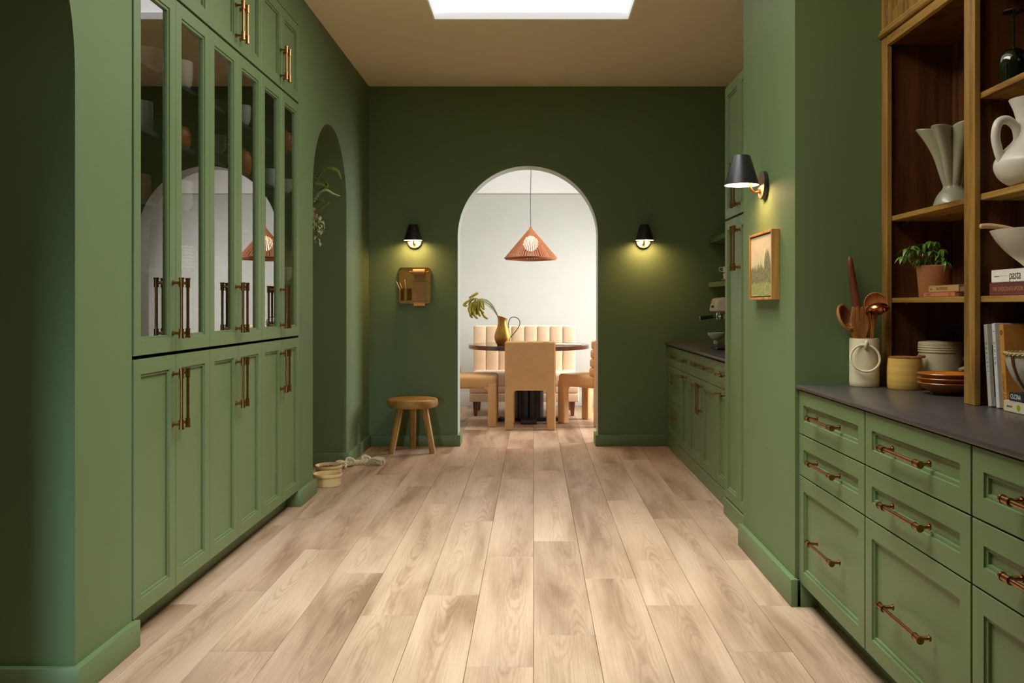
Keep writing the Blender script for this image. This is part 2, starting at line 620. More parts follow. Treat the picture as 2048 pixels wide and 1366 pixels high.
# ceiling with the skylight opening
SX0, SX1, SY0, SY1 = -0.678, 0.65, 1.55, 6.045
bm = nb()
for a in ((-3.0, SX0, -2.2, 8.0), (SX1, 1.95, -2.2, 8.0), (SX0, SX1, -2.2, SY0), (SX0, SX1, SY1, 8.0)):
    box(bm, a[0], a[1], a[2], a[3], CEIL, CEIL + 0.05)
box(bm, SX0, SX1, SY0, SY1, CEIL + 0.07, CEIL + 0.08)
struct('ceiling', bm, CREAM, smooth=0)
bm = nb()
box(bm, -2.25, 2.45, 8.0, 11.1, CEIL, CEIL + 0.05)
struct('ceiling_dining', bm, WHITE2, smooth=0)
bm = nb()
for a in ((SX0 - 0.05, SX0, SY0 - 0.05, SY1 + 0.05), (SX1, SX1 + 0.05, SY0 - 0.05, SY1 + 0.05), (SX0, SX1, SY0 - 0.05, SY0), (SX0, SX1, SY1, SY1 + 0.05)):
    box(bm, a[0], a[1], a[2], a[3], CEIL - 0.004, CEIL, 0.0015, 1)
sky = struct('window_1', bm, CREAM, smooth=0)
bm = nb()
for a in ((SX0, SX0 + 0.006, SY0, SY1), (SX1 - 0.006, SX1, SY0, SY1), (SX0 + 0.006, SX1 - 0.006, SY0, SY0 + 0.006), (SX0 + 0.006, SX1 - 0.006, SY1 - 0.006, SY1)):
    box(bm, a[0], a[1], a[2], a[3], CEIL - 0.001, CEIL + 0.06)
finish('window_frame', bm, WHITE2, sky, 0)
bm = nb()
box(bm, SX0 + 0.0065, SX1 - 0.0065, SY0 + 0.0065, SY1 - 0.0065, CEIL + 0.045, CEIL + 0.055)
finish('diffuser_pane', bm, SKY, sky, 0)

# left wall with two arches and the niche for the cabinets
WT = 0.5
fx = lambda u, v, n: (n, u, v)
A1, A1R, A1S = 2.836 - 0.76, 0.76, 1.99
A2, A2R, A2S = 6.42, 0.53, 2.02
CY0, CY1 = 3.237, 5.527
bm = nb()
box(bm, XL - WT, XL, -2.2, A1 - A1R, 0, CEIL)
prism(bm, arch_lintel(A1, A1R, A1S, CEIL), fx, XL - WT, XL)
box(bm, XL - WT, XL, A1 + A1R, CY0, 0, CEIL)
box(bm, XL - WT, XL, CY0, CY1, 2.995, CEIL)
box(bm, XL - WT, XL - WT + 0.02, CY0, CY1, 0, 2.995)
box(bm, XL - WT, XL, CY1, A2 - A2R, 0, CEIL)
prism(bm, arch_lintel(A2, A2R, A2S, CEIL), fx, XL - WT, XL)
box(bm, XL - WT, XL, A2 + A2R, XB, 0, CEIL)
struct('wall_left', bm, GREEN)

# side passage beyond the left arches
bm = nb()
box(bm, -3.0, -2.95, -2.2, 8.0, 0, CEIL)
box(bm, -2.95, XL - WT, 7.9, 8.0, 0, CEIL)
box(bm, -2.95, XL - WT, 4.3, 4.4, 0, CEIL)
struct('wall_passage', bm, GREEN)

# back wall with the arch
bm = nb()
fy = lambda u, v, n: (u, n, v)
box(bm, -2.25, AX - AR, XB, YD0, 0, CEIL)
box(bm, AX + AR, 1.95, XB, YD0, 0, CEIL)
prism(bm, arch_lintel(AX, AR, ASP, CEIL), fy, XB, YD0)
bm.normal_update()
bmesh.ops.recalc_face_normals(bm, faces=bm.faces)
for f in bm.faces:
    c = f.calc_center_median()
    inside = abs(f.normal.y) < 0.5 and abs(c.x - AX) < AR + 0.01 and c.z < ASP + AR + 0.01
    if f.normal.y > 0.5 or inside:
        f.material_index = 1
struct('wall_back', bm, [GREEN, mat('pale sage reveal paint', srgb(168, 176, 166), 0.6, var=0.02)])

# right side
bm = nb()
box(bm, XP, 1.95, 3.70, 4.61, 0, CEIL)
struct('wall_right_pier', bm, GREEN)
bm = nb()
box(bm, 1.85, 1.95, 4.61, XB, 0, CEIL)
struct('wall_right', bm, GREEN)
bm = nb()
box(bm, 1.76, 1.95, -2.2, 3.70, 0, CEIL)
struct('wall_right_near', bm, GREEN)
bm = nb()
box(bm, -3.0, 1.95, -0.55, -0.5, 0, CEIL)
struct('wall_rear', bm, GREEN)

# dining room shell
bm = nb()
box(bm, -2.25, 2.45, YD1, YD1 + 0.06, 0, CEIL)
struct('wall_dining_back', bm, WHITE)
bm = nb()
box(bm, -2.2, 2.4, YD1 - 0.012, YD1, 2.645, CEIL)
struct('wall_dining_upper', bm, WHITE2)
bm = nb()
box(bm, -2.2, 2.4, YD1 - 0.004, YD1, 2.632, 2.645)
struct('shadow_line_strip', bm, mat('shadow line grey', srgb(170, 168, 150), 0.8))  # thin grey strip, colours in the shadow line below the upper board
bm = nb()
box(bm, -2.25, -2.2, YD0, YD1, 0, CEIL)
struct('wall_dining_left', bm, WHITE)
bm = nb()
box(bm, 2.4, 2.45, YD0, 8.95, 0, CEIL)
box(bm, 2.4, 2.45, 10.55, YD1, 0, CEIL)
box(bm, 2.4, 2.45, 8.95, 10.55, 0, 0.75)
box(bm, 2.4, 2.45, 8.95, 10.55, 2.75, CEIL)
box(bm, 1.95, 2.45, 8.0, YD0, 0, CEIL)
struct('wall_dining_right', bm, WHITE)
bm = nb()
for y in (8.95, 9.73, 10.51):
    box(bm, 2.4, 2.44, y, y + 0.04, 0.75, 2.75)
for z in (0.75, 1.73, 2.71):
    box(bm, 2.4, 2.44, 8.99, 10.51, z, z + 0.04)
struct('window_2', bm, WHITE2)
bm = nb()
box(bm, -2.2, 2.4, YD1 - 0.018, YD1, 0, 0.165, 0.004)
struct('baseboard_dining', bm, WHITE)


def base(name, segs, h=0.098, t=0.022):
    """segs: (x0,x1,y0,y1) footprints, top outer edge bevelled"""
    b = nb()
    for a in segs:
        box(b, a[0], a[1], a[2], a[3], 0, h, 0.004, 2)
    struct(name, b, GREEN_CAB)


T = 0.024
base('baseboard_left', [(XL - WT, XL + T, A1 + A1R - T, CY0 + 0.02), (XL - 0.1, XL + T, CY1 - 0.02, A2 - A2R + T), (XL - WT, XL + T, A2 + A2R - T, XB - T)])
base('baseboard_back', [(XL, AX - AR + T, XB - T, XB + 0.02), (AX - AR - 0.02, AX - AR + T, XB + 0.02, YD0 + 0.01), (AX + AR - T, 1.21, XB - T, XB + 0.02), (AX + AR - T, AX + AR + 0.02, XB + 0.02, YD0 + 0.01)])
base('baseboard_right', [(XP - T, XP + 0.02, 3.70 - T, 4.63), (XP, XP + 0.14, 3.70 - T, 3.70)], 0.115)

# ------------------------------------------------------------------ cabinet kit


def mapL(X, Y0, Z0):
    return lambda u, v, n: Vector((X + n, Y0 + u, Z0 + v))


def mapR(X, Y0, Z0):
    return lambda u, v, n: Vector((X - n, Y0 + u, Z0 + v))


def front(bm, F, u0, u1, v0, v1, glass=False, fr=0.056):
    rings = [(0.0, -0.02), (0.0, -0.0015), (0.0015, 0.0), (fr, 0.0), (fr + 0.0015, -0.006), (fr + 0.011, -0.006), (fr + 0.0125, -0.014)]
    if glass:
        rings = [(fr + 0.0125, -0.02)] + rings + [(fr + 0.0125, -0.02)]
    V = []
    for i, d in rings:
        V.append([bm.verts.new(F(a, b, d)) for a, b in ((u0 + i, v0 + i), (u1 - i, v0 + i), (u1 - i, v1 - i), (u0 + i, v1 - i))])
    for a, b in zip(V, V[1:]):
        for k in range(4):
            j = (k + 1) % 4
            bm.faces.new((a[k], a[j], b[j], b[k]))
    if not glass:
        bm.faces.new(V[-1])
        bm.faces.new(V[0][::-1])


def handle(bm, F, u, v, length, vertical=True, out=0.036, r=0.0062):
    d = (lambda t: (u, v + t)) if vertical else (lambda t: (u + t, v))
    h = length / 2
    P = lambda t, n: F(*d(t), n)
    cyl(bm, P(-h, out), P(h, out), r, seg=12)
    for s in (-1, 1):
        cyl(bm, P(s * h, out), P(s * (h - 0.032), out), r * 1.5, seg=14)
        cyl(bm, P(s * (h + 0.003), out), P(s * (h - 0.004), out), r * 1.75, seg=14)
        cyl(bm, P(s * (h - 0.032), out), P(s * (h - 0.036), out), r * 1.65, seg=14)
        cyl(bm, P(s * (h - 0.018), 0.0), P(s * (h - 0.018), out), r * 0.95, seg=10)
        cyl(bm, P(s * (h - 0.018), 0.0), P(s * (h - 0.018), 0.005), r * 1.6, seg=12)


def cabinet(name, label, mapper, X, Y0, Y1, z0, z1, depth, fronts, group=None, open_front=False, shelves=(), hr=0.0062):
    """fronts: (kind, u0, u1, v0, v1, [handles (u, v, len, vertical)], glass) in the unit's own face coordinates"""
    F = mapper(X, Y0, z0)
    wd, ht = Y1 - Y0, z1 - z0
    mid = F(wd / 2, 0, -depth / 2)
    root = thing(name, label, 'cabinet', mid, group)
    b = nb()

    def bx(u0, u1, v0, v1, n0, n1):
        p, q = F(u0, v0, n0), F(u1, v1, n1)
        box(b, min(p.x, q.x), max(p.x, q.x), min(p.y, q.y), max(p.y, q.y), min(p.z, q.z), max(p.z, q.z))
    if open_front:
        t = 0.018
        bx(0.001, t, 0, ht, -depth, -0.024)
        bx(wd - t, wd - 0.001, 0, ht, -depth, -0.024)
        bx(t, wd - t, 0, 0.05, -depth, -0.024)
        bx(t, wd - t, ht - t, ht, -depth, -0.024)
        bx(t, wd - t, 0.05, ht - t, -depth, -depth + 0.01)
    else:
        bx(0.001, wd - 0.001, 0, ht, -depth, -0.024)
    part(root, 'body', b, INTERIOR if open_front else GREEN_CAB)
    for s in shelves:
        b = nb()
        p, q = F(0.02, s - z0 - 0.02, -depth + 0.012), F(wd - 0.02, s - z0, -0.045)
        box(b, min(p.x, q.x), max(p.x, q.x), p.y, q.y, p.z, q.z, 0.001, 1)
        part(root, 'shelf', b, INTERIOR)
    for kind, u0, u1, v0, v1, hs, gl in fronts:
        b = nb()
        front(b, F, u0, u1, v0, v1, gl)
        d = part(root, kind, b, GREEN_CAB, smooth=20)
        if gl:
            b = nb()
            i = 0.068
            p, q = F(u0 + i, v0 + i, -0.0175), F(u1 - i, v1 - i, -0.0135)
            # the pane is one sheet of thin glass
            b.faces.new([b.verts.new(F(a, c, -0.015)) for a, c in ((u0 + i, v0 + i), (u1 - i, v0 + i), (u1 - i, v1 - i), (u0 + i, v1 - i))])
            part(root, 'glass_pane', b, GLASS, sub=d, smooth=0, label='thin fluted glass pane')
        for (hu, hv, hl, vert) in hs:
            b = nb()
            handle(b, F, hu, hv, hl, vert, r=hr)
            part(root, 'handle', b, BRASS, sub=d, label='brass bar handle')
    return root


G = 0.0018
SH = [2.20, 1.94, 1.66, 1.40]
pos = ['nearest', 'middle', 'farthest']
for i in range(3):
    y0, y1 = CY0 + 0.003 + i * 0.762, CY0 + 0.003 + (i + 1) * 0.762
    m = 0.381
    W = 0.762
    hu = 0.033
    where = ['beside the near pier', 'in the middle of the left wall', 'beside the far arched opening'][i]
    cabinet('base_cabinet', f'green two-door base cabinet near the floor, {where}', mapL, XL + 0.006, y0, y1, 0.10, 1.05, 0.42,
            [('door', G, m - G, 0.002, 0.95, [(m - hu, 0.772, 0.24, True)], False), ('door', m + G, W - G, 0.002, 0.95, [(m + hu, 0.772, 0.24, True)], False)],
            None)
    cabinet('glass_cabinet', f'green display cabinet with two fluted glass doors, {where}', mapL, XL + 0.006, y0, y1, 1.062, 2.500, 0.42,
            [('door', G, m - G, 0.002, 1.436, [(m - hu, 0.178, 0.24, True)], True), ('door', m + G, W - G, 0.002, 1.436, [(m + hu, 0.178, 0.24, True)], True)],
            None, True, SH)
    cabinet('wall_cabinet', f'green two-door upper cabinet at the ceiling, {where}', mapL, XL + 0.006, y0, y1, 2.508, 2.985, 0.42,
            [('door', G, m - G, 0.002, 0.477, [(m - hu, 0.14, 0.185, True)], False), ('door', m + G, W - G, 0.002, 0.477, [(m + hu, 0.14, 0.185, True)], False)])
# recessed plinth under the left cabinets
bm = nb()
box(bm, XL - 0.3, XL - 0.07, CY0, CY1, 0, 0.10)
struct('trim_2', bm, GREEN_CAB)

# near right drawer units with stone worktop
XD = 1.105
for i, (ya, yb) in enumerate(((2.963, 3.692), (2.243, 2.957), (1.52, 2.237))):
    wd = yb - ya
    c = wd / 2
    wh = ['beside the pier with the picture', 'under the middle of the near worktop', 'at the right edge of the view'][i]
    z = 0.10
    cabinet('drawer_cabinet', f'green three-drawer cabinet under dark worktop, {wh}', mapR, XD, ya, yb, z, 0.902, 0.6,
            [('drawer', G, wd - G, 0.002, 0.445, [(c, 0.223, 0.29, False)], False),
             ('drawer', G, wd - G, 0.450, 0.616, [(c, 0.533, 0.29, False)], False),
             ('drawer', G, wd - G, 0.621, 0.797, [(c, 0.709, 0.29, False)], False)])
bm = nb()
box(bm, XD + 0.075, XD + 0.5, 1.5, 3.70, 0, 0.10)
struct('trim_3', bm, GREEN_CAB)
bm = nb()
box(bm, 1.092, 1.76, 1.5, 3.70, 0.904, 0.92, 0.002, 2)
solo('worktop', bm, STONE, 'long dark stone worktop over the green drawers at right', 'worktop', (1.4, 2.6, 0.904))

# far right nook base cabinets
XN = 1.19
HN = [('three-drawer', 7.15, 7.875), ('narrow pull-out', 6.795, 7.145), ('wide sink', 5.775, 6.79), ('narrow single-door', 5.335, 5.77)]
for kind, ya, yb in HN:
    wd = yb - ya
    c = wd / 2
    if kind == 'three-drawer':
        fr = [('drawer', G, wd - G, 0.002, 0.318, [(c, 0.20, 0.2, False)], False), ('drawer', G, wd - G, 0.322, 0.622, [(c, 0.50, 0.2, False)], False),
              ('drawer', G, wd - G, 0.626, 0.79, [(c, 0.715, 0.2, False)], False)]
        lab = 'green three-drawer base cabinet in the far corner of the coffee nook'
    elif kind == 'wide sink':
        fr = [('door', G, c - G, 0.002, 0.622, [(c - 0.035, 0.49, 0.21, True)], False), ('door', c + G, wd - G, 0.002, 0.622, [(c + 0.035, 0.49, 0.21, True)], False),
              ('drawer', G, wd - G, 0.626, 0.79, [(c - 0.16, 0.72, 0.2, False), (c + 0.16, 0.72, 0.2, False)], False)]
        lab = 'wide green base cabinet with two doors and one long drawer, coffee nook'
    else:
        fr = [('door', G, wd - G, 0.002, 0.622, [(c, 0.592, 0.19, False)], False), ('drawer', G, wd - G, 0.626, 0.79, [(c, 0.715, 0.19, False)], False)]
        lab = 'narrow green base cabinet between the far drawers and the wide cabinet' if ya > 6 else 'narrow green base cabinet half hidden beside the tall pantry'
    cabinet('base_cabinet', lab, mapR, XN, ya, yb, 0.10, 0.895, 0.6, fr, hr=0.0046)
bm = nb()
box(bm, XN - 0.004, XN + 0.6, 5.34, 7.895, 0, 0.098, 0.002, 1)
struct('baseboard_nook', bm, GREEN_CAB)
bm = nb()
box(bm, XN - 0.02, 1.85, 5.334, 7.9, 0.906, 0.922, 0.002, 2)
solo('worktop', bm, STONE, 'dark stone worktop of the far coffee nook', 'worktop', (1.5, 6.6, 0.90))
# pantry
cabinet('pantry_cabinet', 'tall green pantry cabinet with four doors between pier and coffee nook', mapR, 1.15, 4.614, 5.33, 0.105, 2.55, 0.68,
        [('door', G, 0.358 - G, 0.002, 1.648, [(0.358 - 0.033, 1.465, 0.245, True)], False), ('door', 0.358 + G, 0.716 - G, 0.002, 1.648, [(0.358 + 0.033, 1.465, 0.245, True)], False),
         ('door', G, 0.358 - G, 1.660, 2.445, [(0.358 - 0.033, 1.82, 0.245, True)], False), ('door', 0.358 + G, 0.716 - G, 1.660, 2.445, [(0.358 + 0.033, 1.82, 0.245, True)], False)])
bm = nb()
box(bm, 1.142, 1.83, 4.614, 5.332, 0, 0.10, 0.002, 1)
struct('baseboard_pantry', bm, GREEN_CAB)
# nook wall shelves
for z, lab in ((1.41, 'green floating shelf holding cups above the coffee machine'), (1.80, 'upper green floating shelf high in the coffee nook, empty')):
    bm = nb()
    box(bm, 1.555, 1.85, 5.336, 7.88, z, z + 0.042, 0.002, 1)
    solo('wall_shelf', bm, GREEN_CAB, lab, 'shelf', (1.7, 6.6, z))

# ------------------------------------------------------------------ hutch
XH = 1.45
hutch = thing('hutch', 'tall stained oak open shelf hutch standing on the near worktop', 'shelf unit', (1.6, 2.7, 0.92))


def hp(name, a, m, bev=0.0015, sub=None):
    b = nb()
    box(b, *a, bev, 1)
    return part(hutch, name, b, m, sub=sub)


HZ0, HZ1 = 0.9205, 3.15
for (ya, yb) in ((3.64, 3.699), (2.955, 2.990), (2.918, 2.9545), (2.19, 2.225), (2.155, 2.1895), (1.55, 1.60)):
    hp('stile', (XH, XH + 0.02, ya, yb, HZ0, HZ1), HUTCH)
for (ya, yb) in ((3.662, 3.699), (2.955, 2.972), (2.936, 2.9545), (2.19, 2.207), (2.171, 2.1895), (1.55, 1.568)):
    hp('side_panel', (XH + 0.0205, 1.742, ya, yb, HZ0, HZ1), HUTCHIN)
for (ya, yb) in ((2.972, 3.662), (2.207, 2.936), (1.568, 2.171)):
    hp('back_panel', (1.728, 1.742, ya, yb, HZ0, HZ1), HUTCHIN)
    # header rail, canopy board and upper panel above it
    hp('rail', (XH, XH + 0.02, ya + 0.018 if ya > 2 else 1.60, yb - 0.018 if yb < 3 else 3.64, 2.318, 2.355), HUTCHY)
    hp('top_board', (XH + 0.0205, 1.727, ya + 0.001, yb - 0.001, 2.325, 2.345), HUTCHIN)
    u0, u1 = (ya + 0.02, yb - 0.02)
    d = nb()
    front(d, mapR(XH + 0.004, u0, 2.395), 0, u1 - u0, 0, 0.72, False, 0.05)
    dd = part(hutch, 'door', d, HUTCH, smooth=20)
hp('moulding', (XH - 0.016, XH + 0.01, 1.55, 3.699, 2.358, 2.378), HUTCHY, 0.005)
hp('moulding', (XH - 0.008, XH + 0.01, 1.55, 3.699, 2.380, 2.392), HUTCHY, 0.003)
SHA, SHB, SHC = 1.617, 1.281, 1.951
for (ya, yb, zs) in ((2.9725, 3.6615, (SHA, SHB)), (2.2075, 2.9355, (SHA, SHB, SHC)), (1.5685, 2.1705, (SHA, SHB))):
    for z in zs:
        hp('shelf', (XH + 0.021, 1.727, ya + 0.001, yb - 0.001, z - 0.02, z), HUTCHY, 0.001)
        for yy in (ya + 0.02, yb - 0.02):
            b = nb()
            cyl(b, (1.53, yy - 0.012 if yy > (ya + yb) / 2 else yy - 0.012, z - 0.026), (1.53, yy + 0.012, z - 0.026), 0.004, seg=8)
            part(hutch, 'shelf_pin', b, CHROME)

# ------------------------------------------------------------------ sconces


def sconce(x, y, z, d, label, power=3.6):
    """x,y: shade axis; d: unit direction from the wall into the room; plate centre sits on the wall behind"""
    d = Vector(d)
    off = 0.112
    wall = Vector((x, y, z)) - d * off
    root = thing('wall_sconce', label, 'wall lamp', wall + Vector((0, 0, -0.0)), 'black cone wall lamps')
    Rm = d.to_track_quat('Z', 'Y').to_matrix().to_4x4()
    b = nb()
    lathe(b, [(0, 0), (0.063, 0), (0.066, 0.003), (0.066, 0.019), (0.063, 0.022), (0, 0.022)], wall, 40, M=Rm)
    part(root, 'backplate', b, BLACK)
    b = nb()
    lathe(b, [(0, 0.0222), (0.0610, 0.0222), (0.0610, 0.0232), (0, 0.0232)], wall, 40, M=Rm)
    part(root, 'plate_cover', b, mat('pale bronze', srgb(206, 176, 138), 0.5, 1.0, var=0.05), label='bronze plate face')
    b = nb()
    c = Vector((x, y, z))
    arm = spline([wall + d * 0.022 + Vector((0, 0, -0.028)), wall + d * 0.05 + Vector((0, 0, -0.034)), c - d * 0.042 + Vector((0, 0, -0.012)), c - d * 0.034 + Vector((0, 0, 0.03)), c + Vector((0, 0, 0.06))], 6)
    tube(b, arm, 0.0058, 10)
    cyl(b, wall + d * 0.022 + Vector((0, 0, -0.028)), wall + d * 0.034 + Vector((0, 0, -0.03)), 0.011, seg=14)
    part(root, 'arm', b, BRASS)
    b = nb()
    lathe(b, [(0.0, 0.139), (0.037, 0.139), (0.040, 0.136), (0.0805, 0.0), (0.0785, 0.0)], c, 48)
    lathe(b, [(0.0785, 0.0), (0.038, 0.133), (0, 0.133)], c, 48, mi=1)
    sh = part(root, 'shade', b, [BLACK, WHITE2])
    b = nb()
    for a in (0.3, 2.8):
        q = Vector((cos(a), sin(a), 0))
        cyl(b, c + q * 0.052 + Vector((0, 0, 0.105)), c + q * 0.058 + Vector((0, 0, 0.105)), 0.004, seg=10)
    part(root, 'shade_screw', b, BLACK, sub=sh)
    b = nb()
    lathe(b, [(0, 0.030), (0.0665, 0.030), (0.0665, 0.033), (0, 0.033)], c, 40)
    part(root, 'diffuser', b, LAMPD, label='warm glowing diffuser disc')
    l = bpy.data.lights.new('sconce_bulb', 'AREA')
    l.shape = 'DISK'
    l.size = 0.13
    l.energy = power
    l.color = (1.0, 0.57, 0.27)
    lo = bpy.data.objects.new('sconce_bulb', l)
    COL.objects.link(lo)
    lo.parent = root
    lo.location = c + Vector((0, 0, 0.028)) - wall
    return root


sconce(-1.057, XB - 0.112, 1.822, (0, -1, 0), 'small black cone wall lamp above the brass wall organizer, left of the arch')
sconce(0.975, XB - 0.112, 1.822, (0, -1, 0), 'small black cone wall lamp on the back wall right of the arch')
sconce(XP - 0.112, 4.17, 1.815, (-1, 0, 0), 'large near black cone wall lamp on the right pier above the painting')

# ------------------------------------------------------------------ dining room
# pendant
PX, PY = -0.03, 9.65
pend = thing('pendant_lamp', 'woven rattan cone pendant lamp hanging over the dining table', 'pendant lamp', (PX, PY, 1.76))
zr, za, rr_ = 1.768, 2.10, 0.282
b = nb()
tube(b, spline([(PX, PY, 3.2), (PX + 0.004, PY, 2.8), (PX - 0.002, PY, 2.4), (PX, PY, 2.11)], 6), 0.0035, 6)
part(pend, 'cord', b, BLACK)
b = nb()
cyl(b, (PX, PY, 3.17), (PX, PY, 3.2), 0.05, seg=20)
part(pend, 'ceiling_rose', b, BLACK)
b = nb()
lathe(b, [(0, 0.012), (0.007, 0.01), (0.012, -0.004), (0.02, -0.02), (0.0, -0.02)], (PX, PY, za), 16)
part(pend, 'cap', b, WICKER)
NR = 60
b = nb()
for i in range(NR):
    a = 2 * pi * i / NR + random.uniform(-0.012, 0.012)
    for (t0, t1) in ((0.06, 0.33), (0.33, 0.66), (0.66, 1.0)):
        q = []
        for t in (t0, t1):
            r = rr_ * t
            z = za + (zr - za) * t
            hw = max(0.0022, 2 * pi * r / NR * 0.30)
            for s in (-1, 1):
                da = s * hw / max(r, 0.01)
                for dr in (0, 0.004):
                    q.append(b.verts.new((PX + (r + dr) * cos(a + da), PY + (r + dr) * sin(a + da), z)))
        # q: t0(-in,-out,+in,+out) t1(...)
        for f in ((0, 2, 6, 4), (1, 5, 7, 3), (0, 4, 5, 1), (2, 3, 7, 6)):
            b.faces.new([q[k] for k in f])
o = part(pend, 'rattan_stakes', b, WICKER, smooth=0)
o['kind'] = 'stuff'
b = nb()
for k in range(46):
    t = 0.10 + 0.9 * k / 45
    r = rr_ * t + 0.001
    z = za + (zr - za) * t
    n = 48
    tube(b, [(PX + (r + 0.002 * (-1) ** i) * cos(2 * pi * i / n), PY + (r + 0.002 * (-1) ** i) * sin(2 * pi * i / n), z + 0.003 * sin(i * 2.1 + k)) for i in range(n)], 0.0013, 3, True)
o = part(pend, 'rattan_weave', b, WICKER, smooth=0)
o['kind'] = 'stuff'
b = nb()
n = 60
for dz, dr in ((0, 0), (-0.009, -0.004), (-0.018, -0.016)):
    tube(b, [(PX + (rr_ + dr + 0.002 * (-1) ** i) * cos(2 * pi * i / n), PY + (rr_ + dr + 0.002 * (-1) ** i) * sin(2 * pi * i / n), zr + dz + 0.003 * sin(3 * 2 * pi * i / n)) for i in range(n)], 0.006, 6, True)
part(pend, 'rim', b, WICKER, label='plaited rattan rim')
b = nb()
sphere(b, (PX, PY, 1.925), 0.082, seg=24, rings=16)
part(pend, 'globe', b, GLOBE, label='warm glowing globe bulb')
# table
TX, TY, TZ, TR = -0.05, 9.65, 0.83, 0.655
tab = thing('dining_table', 'round dark wood pedestal dining table beyond the arch', 'table', (TX, TY, 0))
b = nb()
lathe(b, [(0, -0.045), (TR - 0.006, -0.045), (TR, -0.04), (TR, -0.005), (TR - 0.005, 0), (0, 0)], (TX, TY, TZ), 96)
part(tab, 'tabletop', b, TABLEW)
b = nb()
lathe(b, [(0, 0.04), (0.16, 0.04), (0.16, TZ - 0.046), (0, TZ - 0.046)], (TX, TY, 0), 96, mod=lambda th, k, r, z: (r - 0.018 * (abs(sin(4 * th)) < 0.12), z))
part(tab, 'pedestal', b, PEDW, smooth=50)
for a, l_ in ((0, 'foot'), (1, 'foot')):
    b = nb()
    if a == 0:
        box(b, TX - 0.33, TX + 0.33, TY - 0.07, TY + 0.07, 0, 0.04, 0.004)
    else:
        box(b, TX - 0.085, TX + 0.085, TY - 0.33, TY + 0.33, 0, 0.045, 0.004)
    part(tab, 'foot', b, PEDW)

# bench
bench = thing('banquette', 'cream upholstered bench with tall channel tufted back against white wall', 'bench', (-0.107, 10.35, 0))
BX0, BX1 = -0.715, 0.50
b = nb()
box(b, BX0 + 0.01, BX1 - 0.01, 10.50, 10.66, 0.26, 1.012, 0.03, 4)
part(bench, 'back_frame', b, FABRIC)
nch = 8
cw = (BX1 - BX0 - 0.01) / nch
for i in range(nch):
    b = nb()
    x0 = BX0 + 0.005 + i * cw
    prof = [(0.0, 0.0)] + [(cw / 2 - (cw / 2 - 0.001) * cos(pi * k / 12), 0.010 + 0.024 * sin(pi * k / 12) ** 0.5) for k in range(13)] + [(cw, 0.0)]
    prism(b, [(x0 + u, 10.50 - v) for u, v in prof], lambda u, v, n: (u, v, n), 0.40, 1.002)
    ed = [e for e in b.edges if all(abs(v.co.z - 1.002) < 1e-5 for v in e.verts)]
    bmesh.ops.bevel(b, geom=ed, offset=0.012, segments=3, affect='EDGES')
    part(bench, 'back_channel', b, FABRIC, smooth=50)
b = nb()
box(b, BX0 - 0.0, BX1 + 0.0, 10.0, 10.50, 0.325, 0.49, 0.045, 5)
part(bench, 'seat_cushion', b, FABRIC)
b = nb()
box(b, BX0 - 0.01, BX1 + 0.01, 10.0, 10.64, 0.262, 0.335, 0.012, 3)
part(bench, 'seat_rail', b, FABRIC)
b = nb()
box(b, BX0 - 0.012, BX1 + 0.012, 9.995, 10.64, 0.163, 0.258, 0.012, 3)
part(bench, 'skirt', b, FABRIC)
for x in (BX0 + 0.06, BX1 - 0.06):
    for y in (10.05, 10.6):
        b = nb()
        lathe(b, [(0, 0), (0.024, 0), (0.042, 0.162), (0, 0.162)], (x, y, 0), 4, M=Matrix.Rotation(pi / 4, 3, 'Z'))
        part(bench, 'leg', b, LEGW)

# chairs


